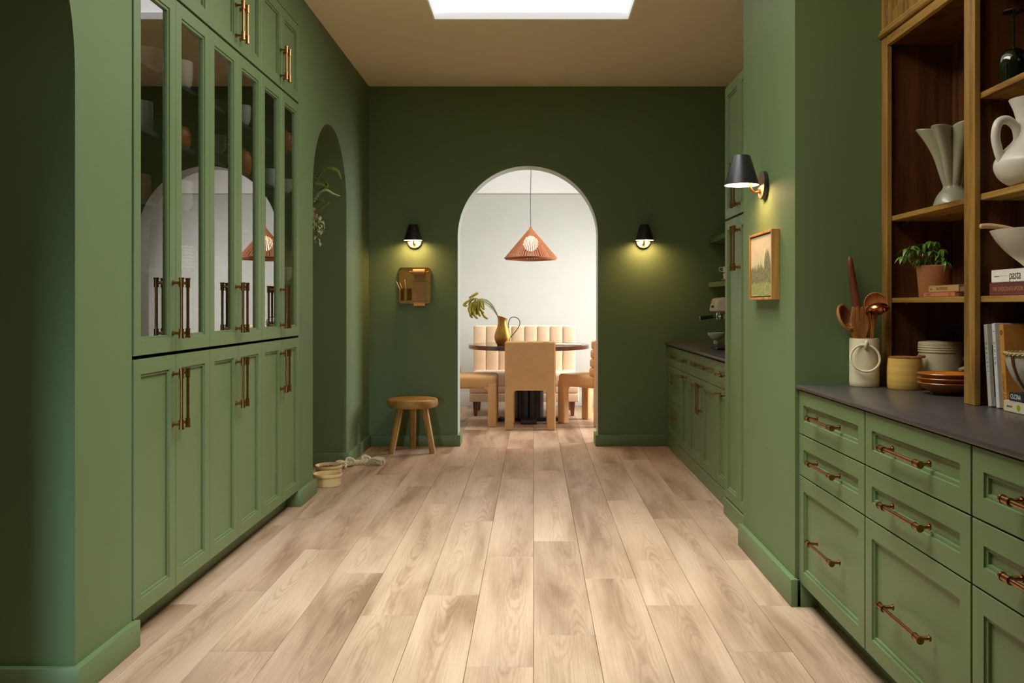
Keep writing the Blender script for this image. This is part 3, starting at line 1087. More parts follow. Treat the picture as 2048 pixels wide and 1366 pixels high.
def chair(label, x, y, deg, fab):
    root = thing('dining_chair', label, 'chair', (x, y, 0), 'upholstered dining chairs', (0, 0, radians(deg)))
    W2, D2 = 0.255, 0.285
    # backrest with the top of its rear legs: rounded arch between them
    b = nb()
    r = 0.03
    zi = 0.398
    lw = 0.088
    inner = [(-W2 + lw, 0.34)] + [(-W2 + lw + r - r * cos(a), zi - r + r * sin(a)) for a in [pi / 2 * k / 6 for k in range(7)]]
    inner += [(W2 - lw - r + r * sin(a), zi - r + r * cos(a)) for a in [pi / 2 * k / 6 for k in range(7)]] + [(W2 - lw, 0.34)]
    poly = [(-W2, 0.34)] + inner + [(W2, 0.34), (W2, 0.889), (-W2, 0.889)]
    prism(b, poly, lambda u, v, n: (u, n, v), -D2, -D2 + 0.1)
    ed = [e for e in b.edges if (max(v.co.z for v in e.verts) > 0.5)]
    bmesh.ops.bevel(b, geom=ed, offset=0.012, segments=3, affect='EDGES')
    part(root, 'backrest', b, fab, local=True)
    for k in range(4):
        z0 = 0.515 + k * 0.0935
        b = nb()
        box(b, -W2 + 0.006, W2 - 0.006, -D2 + 0.085, -D2 + 0.165 - 0.008 * k, z0, z0 + 0.0925, 0.026, 4)
        part(root, 'back_channel', b, fab, local=True)
    b = nb()
    box(b, -W2 + 0.002, W2 - 0.002, -D2 + 0.09, D2, 0.392, 0.528, 0.04, 5)
    sphere(b, (0, 0.04, 0.512), 0.22, 1.02, 0.98, 0.12, 24, 10)
    part(root, 'seat', b, fab, local=True)
    for sx in (-1, 1):
        for sy in (-1, 1):
            b = nb()
            x0, x1 = (-W2, -W2 + lw) if sx < 0 else (W2 - lw, W2)
            y0, y1 = (-D2, -D2 + 0.1) if sy < 0 else (D2 - 0.092, D2 - 0.002)
            box(b, x0 + 0.001, x1 - 0.001, y0 + 0.001, y1, 0.0, 0.38 if sy < 0 else 0.45, 0.012, 3)
            part(root, 'leg', b, fab, local=True)
    # rounded gussets between front legs and seat
    for sx in (-1, 1):
        b = nb()
        xs = (W2 - 0.046) * sx
        pr = [(D2 - 0.126, 0.43), (D2 - 0.085, 0.43), (D2 - 0.085, 0.36)] + [(D2 - 0.126 + 0.034 * cos(a), 0.36 + 0.034 * sin(a)) for a in [pi / 2 * k / 5 for k in range(1, 6)]]
        prism(b, pr, lambda u, v, n: (n, u, v), xs - 0.040, xs + 0.040)
        part(root, 'gusset', b, fab, local=True)
    return root


chair('tan upholstered chair seen from behind, front of the dining table', -0.033, 9.165, 0, FABRIC2)
chair('peach upholstered chair left of the dining table, cut off by the arch', -0.664, 9.365, -90, FABRIC2)
chair('beige upholstered chair at the right of the dining table, channelled back', 0.635, 9.45, 50, FABRIC2)

# jug on the table
JX, JY = -0.325, 9.32
jug = thing('brass_jug', 'hammered brass jug with tall loop handle on the dining table', 'jug', (JX, JY, TZ))
b = nb()


def jmod(th, k, r, z):
    if z > 0.2:
        t = (z - 0.2) / 0.1
        return (r * (1 + 0.25 * t * max(0, cos(th - pi)) ** 2), z + 0.018 * t * cos(th - pi))
    return (r, z)


lathe(b, [(0, 0.002)] + rounded([(0.052, 0), (0.062, 0.012), (0.082, 0.06), (0.086, 0.095), (0.078, 0.135), (0.058, 0.19), (0.046, 0.23), (0.043, 0.265), (0.05, 0.30)]) + [(0.047, 0.30), (0.04, 0.265), (0.04, 0.2), (0.07, 0.1), (0, 0.03)], (JX, JY, TZ), 40, mod=jmod)
part(jug, 'body', b, BRASSY)
b = nb()
tube(b, spline([(JX + 0.064, JY, TZ + 0.185), (JX + 0.062, JY, TZ + 0.235), (JX + 0.085, JY, TZ + 0.288), (JX + 0.13, JY, TZ + 0.297), (JX + 0.172, JY, TZ + 0.272), (JX + 0.182, JY, TZ + 0.225), (JX + 0.15, JY, TZ + 0.165), (JX + 0.084, JY, TZ + 0.085)], 7), 0.0042, 8)
part(jug, 'handle', b, PEDW, label='thin dark loop handle')

bq = thing('dried_plumes', 'bunch of drooping olive yellow dried plumes in the brass jug', 'dried flowers', (JX, JY, TZ + 0.03))
rnd = random.Random(3)
PT = lambda px, py, yy=JY: Vector(((px - 1067) / 1775 * yy, yy, 1.25 - (py - 611) / 1775 * yy))
heads = [(934, 612, 928, 609, 945, 596), (938, 596, 950, 589, 956, 588), (943, 606, 938, 618, 941, 628), (946, 604, 943, 620, 947, 632), (952, 602, 949, 615, 951, 630),
         (957, 598, 955, 613, 958, 628), (961, 597, 962, 608, 966, 618), (949, 597, 941, 602, 938, 612), (953, 596, 947, 610, 944, 624), (958, 600, 960, 618, 968, 626),
         (962, 620, 968, 632, 976, 638), (946, 620, 950, 632, 956, 637), (943, 622, 941, 630, 945, 636), (955, 612, 957, 626, 961, 633), (950, 604, 951, 618, 954, 630),
         (964, 597, 966, 610, 968, 620), (944, 594, 952, 588, 957, 586)]
for i, h in enumerate(heads):
    dy = JY + rnd.uniform(-0.06, 0.05)
    p = [PT(h[0], h[1], dy), PT(h[2], h[3], dy), PT(h[4], h[5], dy)]
    pts = spline(p, 6)
    n = len(pts)
    b = nb()
    tube(b, pts, [0.004 + 0.0105 * sin(pi * min(1, (k + 0.7) / n)) ** 0.7 * (0.8 + 0.3 * ((k * 7 + i) % 3) / 2) for k in range(n)], 7)
    part(bq, 'plume', b, PLUME)
    b = nb()
    st = spline([Vector((JX - 0.03, JY, TZ + 0.12)), Vector((JX - 0.055 + 0.01 * rnd.random(), JY, TZ + 0.31)), PT(972 + rnd.uniform(-5, 6), 602 + rnd.uniform(-4, 6), dy), p[0] if i not in (1, 16) else p[0]], 6)
    tube(b, st, 0.0017, 5)
    part(bq, 'stem', b, STEM)

bm = nb()
for s, tilt in ((0, 0), (1, 0)):
    x0 = 0.20 + 0.155 * s
    box(bm, x0 - 0.0, x0 + 0.153, 9.36, 9.60, TZ + 0.0005, TZ + 0.012 - 0.003 * s, 0.003, 2)
solo('open_magazine', bm, PAGES, 'pale open magazine lying flat on the right of the dining table', 'magazine', (0.43, 9.48, TZ))

# ------------------------------------------------------------------ stool
SXc, SYc = -1.035, 7.60
stool = thing('stool', 'round three-legged wooden stool by the back wall', 'stool', (SXc, SYc, 0))
b = nb()
lathe(b, [(0, 0.382), (0.196, 0.382), (0.206, 0.386), (0.215, 0.40), (0.217, 0.425), (0.214, 0.444), (0.205, 0.453), (0.19, 0.456), (0, 0.454)], (SXc, SYc, 0), 48)
part(stool, 'seat', b, STOOLT)
for (tx, ty, bx_, by_) in ((-0.10, -0.06, -0.163, -0.125), (0.105, -0.045, 0.185, -0.105), (-0.012, 0.10, -0.02, 0.16)):
    b = nb()
    cyl(b, (SXc + bx_, SYc + by_, 0.0), (SXc + tx, SYc + ty, 0.384), 0.027, 0.031, 20)
    for v in b.verts:
        if v.co.z < 0.02: v.co.z = 0
    part(stool, 'leg', b, STOOLW)

# ------------------------------------------------------------------ pet bowls and rope


def petbowl(x, y, label):
    b = nb()
    lathe(b, [(0, 0), (0.088, 0), (0.092, 0.004), (0.093, 0.06), (0.099, 0.066), (0.101, 0.078), (0.098, 0.085), (0.092, 0.083), (0.086, 0.07), (0.082, 0.02), (0, 0.014)], (x, y, 0), 48)
    return solo('pet_bowl', b, BOWLC, label, 'pet bowl', (x, y, 0), 'stoneware pet bowls')


petbowl(-1.432, 6.17, 'empty cream stoneware pet bowl at the corner of the cabinets')
petbowl(-1.500, 6.50, 'cream stoneware pet bowl filled with brown kibble')
b = nb()
for i in range(130):
    a, r = rnd.uniform(0, 2 * pi), 0.075 * sqrt(rnd.random())
    sphere(b, (-1.5 + r * cos(a), 6.5 + r * sin(a), 0.058 + 0.012 * (1 - r / 0.075) + rnd.uniform(-0.004, 0.006)), 0.008, 1.1, 0.9, 0.7, 6, 4)
lathe(b, [(0, 0.02), (0.08, 0.02), (0.082, 0.056), (0, 0.06)], (-1.5, 6.5, 0), 24)
tag(solo('kibble', b, KIBBLE, 'brown dry kibble filling the far pet bowl', 'pet food', (-1.5, 6.5, 0.02)), kind='stuff')

rx, ry = -1.36, 6.95
rope = thing('rope_toy', 'knotted off-white cotton rope toy on the floor beside the bowls', 'pet toy', (rx, ry, 0))
RC = spline([(rx - 0.10, ry - 0.13, 0.022), (rx - 0.055, ry - 0.05, 0.026), (rx + 0.0, ry + 0.0, 0.022), (rx + 0.055, ry + 0.03, 0.026), (rx + 0.12, ry + 0.0, 0.022)], 10)
b = nb()
for s in range(3):
    pts = []
    for i, p in enumerate(RC):
        a = i * 0.55 + 2 * pi * s / 3
        pts.append(p + Vector((0.3 * cos(a), -0.3 * cos(a), 1.0 * sin(a))) * 0.009 + Vector((0, 0, 0.004)))
    tube(b, pts, 0.0095, 8)
part(rope, 'strand', b, ROPE)
for kx, ky in ((rx - 0.065, ry - 0.07), (rx + 0.04, ry + 0.03)):
    b = nb()
    pts = []
    for i in range(72):
        t = 2 * pi * i / 72
        q = Vector(((2 + cos(3 * t)) * cos(2 * t), (2 + cos(3 * t)) * sin(2 * t), sin(3 * t))) * 0.0135
        q = Matrix.Rotation(1.1, 3, 'X') @ q
        pts.append(Vector((kx, ky, 0.040)) + Vector((q.x * 0.85, q.y * 0.85, q.z * 0.75)))
    tube(b, pts, 0.0105, 7, True)
    part(rope, 'knot', b, ROPE)
for ex, ey, dx, dy in ((rx + 0.06, ry + 0.03, 0.12, -0.03), (rx - 0.085, ry - 0.09, -0.03, -0.085)):
    b = nb()
    for i in range(34):
        u, v = rnd.uniform(-1, 1), rnd.random()
        nrm = Vector((-dy, dx, 0)).normalized()
        p0 = Vector((ex, ey, 0.03)) + nrm * u * 0.012 + Vector((0, 0, 0.02 * (v - 0.5)))
        p2 = Vector((ex + dx, ey + dy, 0.006 + 0.05 * v)) + nrm * u * 0.05 + Vector((dx, dy, 0)) * rnd.uniform(-0.15, 0.1)
        tube(b, spline([p0, (p0 + p2) / 2 + Vector((0, 0, 0.012)), p2], 4), 0.0042, 5)
    o = part(rope, 'frayed_end', b, ROPE)
    o['kind'] = 'stuff'

# ------------------------------------------------------------------ brass organizer on the back wall
OX0, OX1, OZ0, OZ1 = -1.200, -0.912, 1.263, 1.588
oc = ((OX0 + OX1) / 2, XB, (OZ0 + OZ1) / 2)
org = thing('wall_organizer', 'brass wall organizer with paper roll and pencil cup', 'wall organizer', (oc[0], XB, oc[2]))


def rrect(x0, x1, z0, z1, r, n=6):
    pts = []
    for cx, cz, a0 in ((x1 - r, z1 - r, 0), (x0 + r, z1 - r, pi / 2), (x0 + r, z0 + r, pi), (x1 - r, z0 + r, 3 * pi / 2)):
        pts += [(cx + r * cos(a0 + pi / 2 * k / n), cz + r * sin(a0 + pi / 2 * k / n)) for k in range(n + 1)]
    return pts


b = nb()
rings = []
for ins, y in ((0, XB), (0, XB - 0.018), (0.003, XB - 0.018), (0.006, XB - 0.006)):
    rings.append([b.verts.new((x, y, z)) for x, z in rrect(OX0 + ins, OX1 - ins, OZ0 + ins, OZ1 - ins, 0.03 - ins * 0.5)])
for a, c in zip(rings, rings[1:]):
    for i in range(len(a)):
        j = (i + 1) % len(a)
        b.faces.new((a[i], a[j], c[j], c[i]))
b.faces.new(rings[-1])
b.faces.new(rings[0][::-1])
part(org, 'tray', b, BRASSY)
b = nb()
lathe(b, [(0, 0), (0.044, 0), (0.0445, 0.105), (0.042, 0.105), (0.041, 0.004), (0, 0.004)], (OX0 + 0.072, XB - 0.066, OZ0 + 0.03), 28)
box(b, OX0 + 0.06, OX0 + 0.084, XB - 0.024, XB - 0.006, OZ0 + 0.07, OZ0 + 0.10)
part(org, 'pencil_cup', b, BRASSY)
rzc = OZ1 - 0.042
b = nb()
cyl(b, (OX0 + 0.105, XB - 0.05, rzc), (OX1 - 0.012, XB - 0.05, rzc), 0.004, seg=10)
for x in (OX0 + 0.108, OX1 - 0.02):
    sphere(b, (x, XB - 0.05, rzc), 0.0085, seg=10, rings=8)
    cyl(b, (x + 0.012 if x < -1.05 else x - 0.006, XB - 0.05, rzc), (x + 0.012 if x < -1.05 else x - 0.006, XB - 0.005, rzc), 0.004, seg=8)
part(org, 'roll_rod', b, BRASSY)
for z in (OZ1 - 0.118, OZ0 + 0.035):
    b = nb()
    box(b, OX0 + 0.13, OX1 - 0.025, XB - 0.024, XB - 0.019, z - 0.005, z + 0.005, 0.001, 1)
    for x in (OX0 + 0.133, OX1 - 0.03):
        cyl(b, (x, XB - 0.022, z), (x, XB - 0.005, z), 0.004, seg=8)
    part(org, 'paper_bar', b, BRASSY)
pr = thing('paper_roll', 'kraft paper roll with loose sheet hanging on the brass organizer', 'paper roll', (-1.01, XB - 0.05, rzc))
b = nb()
cyl(b, (OX0 + 0.135, XB - 0.05, rzc), (OX1 - 0.047, XB - 0.05, rzc), 0.0265, seg=28)
part(pr, 'roll', b, PAPER)
b = nb()
ys = [(XB - 0.023, rzc - 0.005), (XB - 0.0165, OZ1 - 0.10), (XB - 0.014, OZ1 - 0.14), (XB - 0.014, OZ0 + 0.05), (XB - 0.017, OZ0 + 0.02), (XB - 0.032, OZ0 - 0.004), (XB - 0.038, OZ0 - 0.016)]
ring0 = [[b.verts.new((x, y + d, z)) for y, z in ys] for x in (OX0 + 0.138, OX1 - 0.05) for d in (0, 0.0006)]
for i in range(len(ys) - 1):
    b.faces.new((ring0[0][i], ring0[0][i + 1], ring0[2][i + 1], ring0[2][i]))
    b.faces.new((ring0[1][i], ring0[3][i], ring0[3][i + 1], ring0[1][i + 1]))
part(pr, 'sheet', b, PAPER)
for i, (dx, tilt, L) in enumerate(((-0.022, -0.42, 0.17), (-0.012, -0.34, 0.155), (-0.005, -0.10, 0.175))):
    b = nb()
    p0 = Vector((OX0 + 0.085 + dx, XB - 0.066 + 0.01 * i, OZ0 + 0.036))
    p1 = p0 + Vector((sin(tilt), 0, cos(tilt))) * L
    cyl(b, p0, p1, 0.0038, seg=6)
    cyl(b, p1, p1 + (p1 - p0).normalized() * 0.012, 0.0038, 0.0008, 6)
    solo('pencil', b, PENCIL, ['pale pencil leaning farthest left in the brass cup', 'pale pencil leaning left, second in the brass cup', 'pale upright pencil in the brass cup'][i], 'pencil', p0, 'pencils in the brass cup')

# ------------------------------------------------------------------ framed painting on the pier


def painting_mat():
    m, nt, bs = newmat('painted landscape')
    bs.inputs['Roughness'].default_value = 0.7
    tc = N(nt, 'ShaderNodeTexCoord')
    sep = N(nt, 'ShaderNodeSeparateXYZ')
    nt.links.new(tc.outputs['Generated'], sep.inputs[0])
    U = N(nt, 'ShaderNodeMath', operation='SUBTRACT')
    U.inputs[0].default_value = 1.0
    nt.links.new(sep.outputs['Y'], U.inputs[1])
    u, v = U.outputs[0], sep.outputs['Z']

    def mth(op, a, c=None):
        n = N(nt, 'ShaderNodeMath', operation=op)
        for k, x in ((0, a), (1, c)):
            if x is None: continue
            if isinstance(x, (int, float)):
                n.inputs[k].default_value = x
            else:
                nt.links.new(x, n.inputs[k])
        return n.outputs[0]

    def noise(sx, sz, det=4):
        mp = N(nt, 'ShaderNodeMapping')
        mp.inputs['Scale'].default_value = (1, sx, sz)
        nt.links.new(tc.outputs['Generated'], mp.inputs[0])
        n = N(nt, 'ShaderNodeTexNoise', i_Scale=1.0, i_Detail=float(det))
        nt.links.new(mp.outputs[0], n.inputs['Vector'])
        return n.outputs['Fac']

    def mix(f, a, c):
        n = N(nt, 'ShaderNodeMix', data_type='RGBA')
        nt.links.new(f, n.inputs['Factor'])
        nt.links.new(a, n.inputs['A'])
        nt.links.new(c, n.inputs['B'])
        return n.outputs['Result']
    skyc = ramp(nt, noise(5, 7), [(0.3, srgb(206, 196, 170)), (0.7, srgb(224, 206, 170))])
    spike = mth('MULTIPLY', mth('SUBTRACT', noise(15, 3.2, 6), 0.5), 0.40)
    # tree line: a low row on the left, a tall poplar group on the right
    hump = mth('MULTIPLY', mth('POWER', mth('MAXIMUM', mth('SUBTRACT', 1.0, mth('MULTIPLY', mth('ABSOLUTE', mth('SUBTRACT', u, 0.80)), 6.5)), 0.0), 0.6), 0.27)
    line = mth('ADD', mth('ADD', 0.50, hump), spike)
    t = mth('MINIMUM', mth('MAXIMUM', mth('ADD', mth('MULTIPLY', mth('SUBTRACT', mth('ADD', line, mth('MULTIPLY', mth('SUBTRACT', noise(60, 60, 3), 0.5), 0.10)), v), 16.0), 0.5), 0.0), 1.0)
    trees = ramp(nt, noise(26, 18, 7), [(0.3, srgb(84, 88, 56)), (0.5, srgb(126, 124, 84)), (0.7, srgb(158, 152, 112))])
    fieldc = ramp(nt, noise(14, 30, 6), [(0.3, srgb(122, 132, 70)), (0.55, srgb(156, 162, 96)), (0.7, srgb(184, 176, 120))])
    fl = mth('ADD', 0.22, mth('MULTIPLY', mth('SUBTRACT', noise(9, 9, 4), 0.5), 0.16))
    c = mix(t, skyc, trees)
    c = mix(mth('GREATER_THAN', fl, v), c, fieldc)
    nt.links.new(c, bs.inputs['Base Color'])
    return m


PYa, PYb, PZa, PZb = 3.928, 4.336, 1.277, 1.590
pic = thing('framed_painting', 'small landscape painting in deep honey oak frame on the right pier', 'painting', (XP, (PYa + PYb) / 2, (PZa + PZb) / 2))
b = nb()
fw = 0.011
X0, X1 = XP - 0.037, XP
box(b, X0, X1, PYa, PYa + fw, PZa, PZb, 0.001, 1)
box(b, X0, X1, PYb - fw, PYb, PZa, PZb, 0.001, 1)
box(b, X0, X1, PYa + fw, PYb - fw, PZa, PZa + fw, 0.001, 1)
box(b, X0, X1, PYa + fw, PYb - fw, PZb - fw, PZb, 0.001, 1)
part(pic, 'frame', b, FRAMEW)
b = nb()
box(b, X0 + 0.006, X1 - 0.005, PYa + fw + 0.005, PYb - fw - 0.005, PZa + fw + 0.005, PZb - fw - 0.005, 0.0015, 1)
part(pic, 'canvas', b, painting_mat(), label='painted meadow with tall trees under a pale sky')
b = nb()
box(b, X1 - 0.005, X1, PYa + fw, PYb - fw, PZa + fw, PZb - fw)
part(pic, 'backing', b, BLACK)

# ------------------------------------------------------------------ near worktop objects
CT = 0.9202
CX, CYc = 1.354, 3.632
crock = thing('utensil_crock', 'bone stoneware utensil crock with a ring handle', 'crock', (CX, CYc, CT))
b = nb()
lathe(b, [(0, 0), (0.055, 0), (0.058, 0.004), (0.059, 0.02), (0.0585, 0.19), (0.057, 0.196), (0.052, 0.196), (0.051, 0.18), (0.051, 0.012), (0, 0.01)], (CX, CYc, CT), 48)
part(crock, 'body', b, BONE)
b = nb()
rc = Vector((CX - 0.021, CYc - 0.066, CT + 0.118))
tube(b, [rc + Vector((0.053 * cos(2 * pi * i / 40), 0.010 * sin(2 * pi * i / 40) - 0.014 * cos(2 * pi * i / 40), 0.053 * sin(2 * pi * i / 40))) for i in range(40)], 0.0046, 10, True)
part(crock, 'ring_handle', b, BONE)
b = nb()
tube(b, spline([(CX - 0.012, CYc - 0.054, CT + 0.182), (CX - 0.016, CYc - 0.068, CT + 0.184), (CX - 0.019, CYc - 0.069, CT + 0.166), (CX - 0.016, CYc - 0.055, CT + 0.158)], 5), 0.0055, 8)
part(crock, 'lug', b, BONE)
ctop = CT + 0.015
S_ = 1775.0


def CP(px, py, y):
    return Vector(((px - 1067) / S_ * y, y, 1.25 - (py - 611) / S_ * y))


def scoop(bm, c, n, r, depth, thick=0.004, el=1.0, axis=None):
    """open bowl whose mouth faces n"""
    n = Vector(n).normalized()
    R = n.to_track_quat('Z', 'Y').to_matrix().to_4x4()
    if axis is not None:
        a = (Vector(axis) - n * Vector(axis).dot(n)).normalized()
        x = n.cross(a)
        R = Matrix(((a.x, x.x, n.x, 0), (a.y, x.y, n.y, 0), (a.z, x.z, n.z, 0), (0, 0, 0, 1)))
    R = R @ Matrix.Diagonal((el, 1, 1, 1))
    pr = [(0, -depth)] + [(r * sin(pi / 2 * k / 7), -depth * cos(pi / 2 * k / 7)) for k in range(1, 8)]
    pr += [(r - thick * 0.5, 0.001)] + [((r - thick) * sin(pi / 2 * k / 7), -(depth - thick) * cos(pi / 2 * k / 7)) for k in range(7, 0, -1)] + [(0, -(depth - thick))]
    lathe(bm, pr, c, 28, M=R)


# walnut rod standing behind
b = nb()
pa, pb = Vector((CX + 0.012, CYc + 0.004, ctop)), CP(1699, 513, 3.655)
pts = [pa.lerp(pb, t) for t in (0, 0.3, 0.5, 0.7, 0.85, 0.95, 0.985, 1.0)]
tube(b, pts, [0.017, 0.0185, 0.0195, 0.0165, 0.0135, 0.0115, 0.009, 0.003], 16)
solo('walnut_rolling_pin', b, WALNUT, 'dark walnut tapered pin standing tallest in the crock', 'rolling pin', pa)
# wooden scoop spoon leaning left
sp = thing('wooden_spoon', 'deep brown wooden spoon leaning left in the crock', 'spoon', (CX - 0.01, CYc - 0.01, ctop))
b = nb()
c0 = CP(1693, 634, 3.618)
scoop(b, c0, (0.42, -0.86, 0.22), 0.036, 0.034, 0.005, 1.6, (-0.42, 0, 1))
part(sp, 'bowl', b, OLIVEW)
b = nb()
tube(b, [Vector((CX - 0.004, CYc - 0.008, ctop)), CP(1713, 690, 3.625), CP(1706, 668, 3.628), c0 + Vector((0.012, 0.026, -0.03))], [0.008, 0.009, 0.012, 0.012], 10, flat=0.7)
part(sp, 'shaft', b, OLIVEW)
# wooden fork
fk = thing('wooden_fork', 'flat wooden serving fork with four tines up in the crock', 'fork', (CX - 0.004, CYc - 0.034, ctop))
b = nb()
yF = 3.594
q = lambda px, py: ((px - 1067) / S_ * yF, 1.25 - (py - 611) / S_ * yF)
outl = [(1719, 688), (1713, 672), (1704, 650), (1702, 636)]
pts = [q(*p) for p in outl]
for k in range(4):
    x0 = 1703 + k * 9.0
    pts += [q(x0 + 1.5, 614), q(x0 + 4.5, 613), q(x0 + 6.0, 616)]
    if k < 3:
        pts += [q(x0 + 6.6, 640), q(x0 + 8.2, 641), q(x0 + 9.0, 618)]
pts += [q(1740, 640), q(1738, 656), q(1733, 674), q(1728, 688)]
prism(b, pts, lambda u, v, n: (u, n - 0.10 * (v - 1.2), v), yF, yF + 0.006)
part(fk, 'head', b, OLIVEW, smooth=0)
b = nb()
cyl(b, Vector((CX - 0.002, CYc - 0.028, ctop)), Vector((q(1723, 680)[0], yF + 0.006, q(1723, 680)[1])), 0.008, 0.009, 10)
part(fk, 'shaft', b, OLIVEW)
# round wooden spoon behind the ladle
sp2 = thing('round_wooden_spoon', 'round wooden spoon standing behind the copper ladle', 'spoon', (CX + 0.02, CYc, ctop))
b = nb()
c1 = CP(1752, 608, 3.602)
scoop(b, c1, (-0.12, -1, 0.12), 0.048, 0.02, 0.004)
part(sp2, 'bowl', b, OLIVEW)
b = nb()
tube(b, [Vector((CX + 0.02, CYc - 0.002, ctop)), CP(1745, 676, 3.618), CP(1748, 650, 3.614), CP(1750, 630, 3.615), c1 + Vector((0, 0.022, -0.012))], [0.008, 0.0085, 0.0105, 0.017, 0.02], 12, flat=0.55)
part(sp2, 'shaft', b, OLIVEW)
# copper ladle in front
ld = thing('copper_ladle', 'polished copper ladle with bowl turned down, right in the crock', 'ladle', (CX + 0.015, CYc - 0.02, ctop))
b = nb()
c2 = CP(1755, 622, 3.562)
scoop(b, c2, (0.12, -0.35, -0.9), 0.047, 0.032, 0.0025)
part(ld, 'bowl', b, COPPER)
b = nb()
tube(b, [Vector((CX + 0.012, CYc - 0.03, ctop)), CP(1740, 670, 3.588), CP(1742, 648, 3.572), c2 + Vector((-0.03, 0.010, -0.006))], [0.0065, 0.008, 0.0105, 0.013], 12, flat=0.45)
part(ld, 'shaft', b, COPPER)

# yellow pot with wooden lid
YX, YY = 1.469, 3.508
yp = thing('yellow_pot', 'squat yellow ochre glazed pot with thin wooden lid', 'pot', (YX, YY, CT))
YG = mat('ochre glaze', srgb(224, 178, 92), 0.28, var=0.2, scale=5, spec=0.55, stretch=(0.6, 0.6, 9))
b = nb()
lathe(b, [(0, 0), (0.062, 0), (0.066, 0.006), (0.0675, 0.03), (0.067, 0.075), (0.065, 0.108), (0.063, 0.121), (0.058, 0.121), (0.058, 0.02), (0, 0.01)], (YX, YY, CT), 48)
part(yp, 'body', b, YG)
b = nb()
lathe(b, [(0, 0.1215), (0.060, 0.1215), (0.061, 0.128), (0, 0.129)], (YX, YY, CT), 36)
box(b, YX + 0.05, YX + 0.078, YY - 0.012, YY + 0.012, CT + 0.1225, CT + 0.134, 0.004, 2)
part(yp, 'lid', b, OLIVEW)

# stoneware canister behind
KX, KY = 1.632, 3.562
kc = thing('stoneware_canister', 'large greige stoneware canister with ribbed lid behind the bowls', 'canister', (KX, KY, CT))
b = nb()
lathe(b, [(0, 0), (0.070, 0), (0.078, 0.008), (0.082, 0.05), (0.082, 0.13), (0.080, 0.14), (0.074, 0.14), (0, 0.138)], (KX, KY, CT), 48)
part(kc, 'body', b, STONEW)
b = nb()
lathe(b, [(0.0, 0.1405), (0.0815, 0.1405), (0.084, 0.146), (0.0815, 0.150), (0.084, 0.155), (0.0815, 0.159), (0.084, 0.164), (0.0815, 0.168), (0.083, 0.176), (0.080, 0.184), (0.05, 0.187), (0, 0.188)], (KX, KY, CT), 48)
part(kc, 'lid', b, STONEW)
b = nb()
tube(b, spline([(KX + 0.045, KY - 0.066, CT + 0.075), (KX + 0.058, KY - 0.098, CT + 0.088), (KX + 0.078, KY - 0.092, CT + 0.113), (KX + 0.068, KY - 0.045, CT + 0.12)], 6), 0.009, 10)
part(kc, 'lug', b, STONEW)

# amber bowls
AXb, AYb = 1.54, 3.30
for i in range(3):
    z = CT + 0.0005 + i * 0.0172
    b = nb()
    lathe(b, [(0, 0.004), (0.048, 0.0), (0.052, 0.003), (0.058, 0.008), (0.085, 0.022), (0.1, 0.034), (0.106, 0.042), (0.1045, 0.0445), (0.1, 0.042), (0.08, 0.028), (0.05, 0.0175), (0, 0.0165)], (AXb, AYb, z), 48)
    if i == 2:
        b.normal_update()
        for f in b.faces:
            if f.calc_center_median().z > z + 0.012 and (f.calc_center_median().xy - Vector((AXb, AYb))).length < 0.1 and f.calc_center_median().z - z > 0.0164 and f.normal.z > 0.2:
                f.material_index = 1
    solo('amber_bowl', b, [AMBER, AMBERIN], ['lowest shallow amber glazed bowl of the stack of three', 'middle shallow amber glazed bowl of the stack of three', 'top shallow amber glazed bowl of the stack of three'][i], 'bowl', (AXb, AYb, z), 'stacked amber bowls')

# ruffled vase on shelf A
VX, VY = 1.588, 3.36
b = nb()


def vmod(th, k, r, z):
    t = max(0.0, (z - 0.075) / 0.25)
    lob = abs(sin(3.5 * th + 0.9)) ** 0.75
    f = 1 + t ** 0.55 * (0.78 * lob - 0.40)
    up = 0.5 + 0.5 * cos(th - 3.6)
    return (r * f, z + max(0, t - 0.6) * (0.075 * lob * (1 - 0.9 * up) - 0.03 * up))


pro = [(0, 0.0)] + rounded([(0.066, 0.0), (0.070, 0.004), (0.068, 0.02), (0.056, 0.05), (0.036, 0.076), (0.033, 0.086), (0.036, 0.10), (0.044, 0.14), (0.054, 0.19), (0.068, 0.235), (0.083, 0.275), (0.097, 0.305)]) + [ (0.094, 0.309), (0.091, 0.306), (0.077, 0.275), (0.062, 0.235), (0.048, 0.19), (0.038, 0.14), (0.026, 0.1), (0, 0.09)]
lathe(b, pro, (VX, VY, SHA + 0.0005), 168, mod=vmod)
solo('ruffled_vase', b, CERAMV, 'grey-green glazed vase with pleated ruffled rim on the upper shelf', 'vase', (VX, VY, SHA), smooth=60)

# potted plant on shelf B
GX, GY = 1.565, 3.475
pp = thing('potted_plant', 'terracotta potted plant with drooping glossy green leaves on the shelf', 'plant', (GX, GY, SHB))
b = nb()
lathe(b, [(0, 0), (0.050, 0), (0.052, 0.003), (0.060, 0.10), (0.062, 0.122), (0.060, 0.125), (0.056, 0.124), (0.054, 0.11), (0, 0.108)], (GX, GY, SHB + 0.0005), 40)
part(pp, 'pot', b, TERRA)
b = nb()
lathe(b, [(0, 0.1085), (0.053, 0.1085), (0.04, 0.114), (0, 0.117)], (GX, GY, SHB), 24)
part(pp, 'soil', b, SOIL)


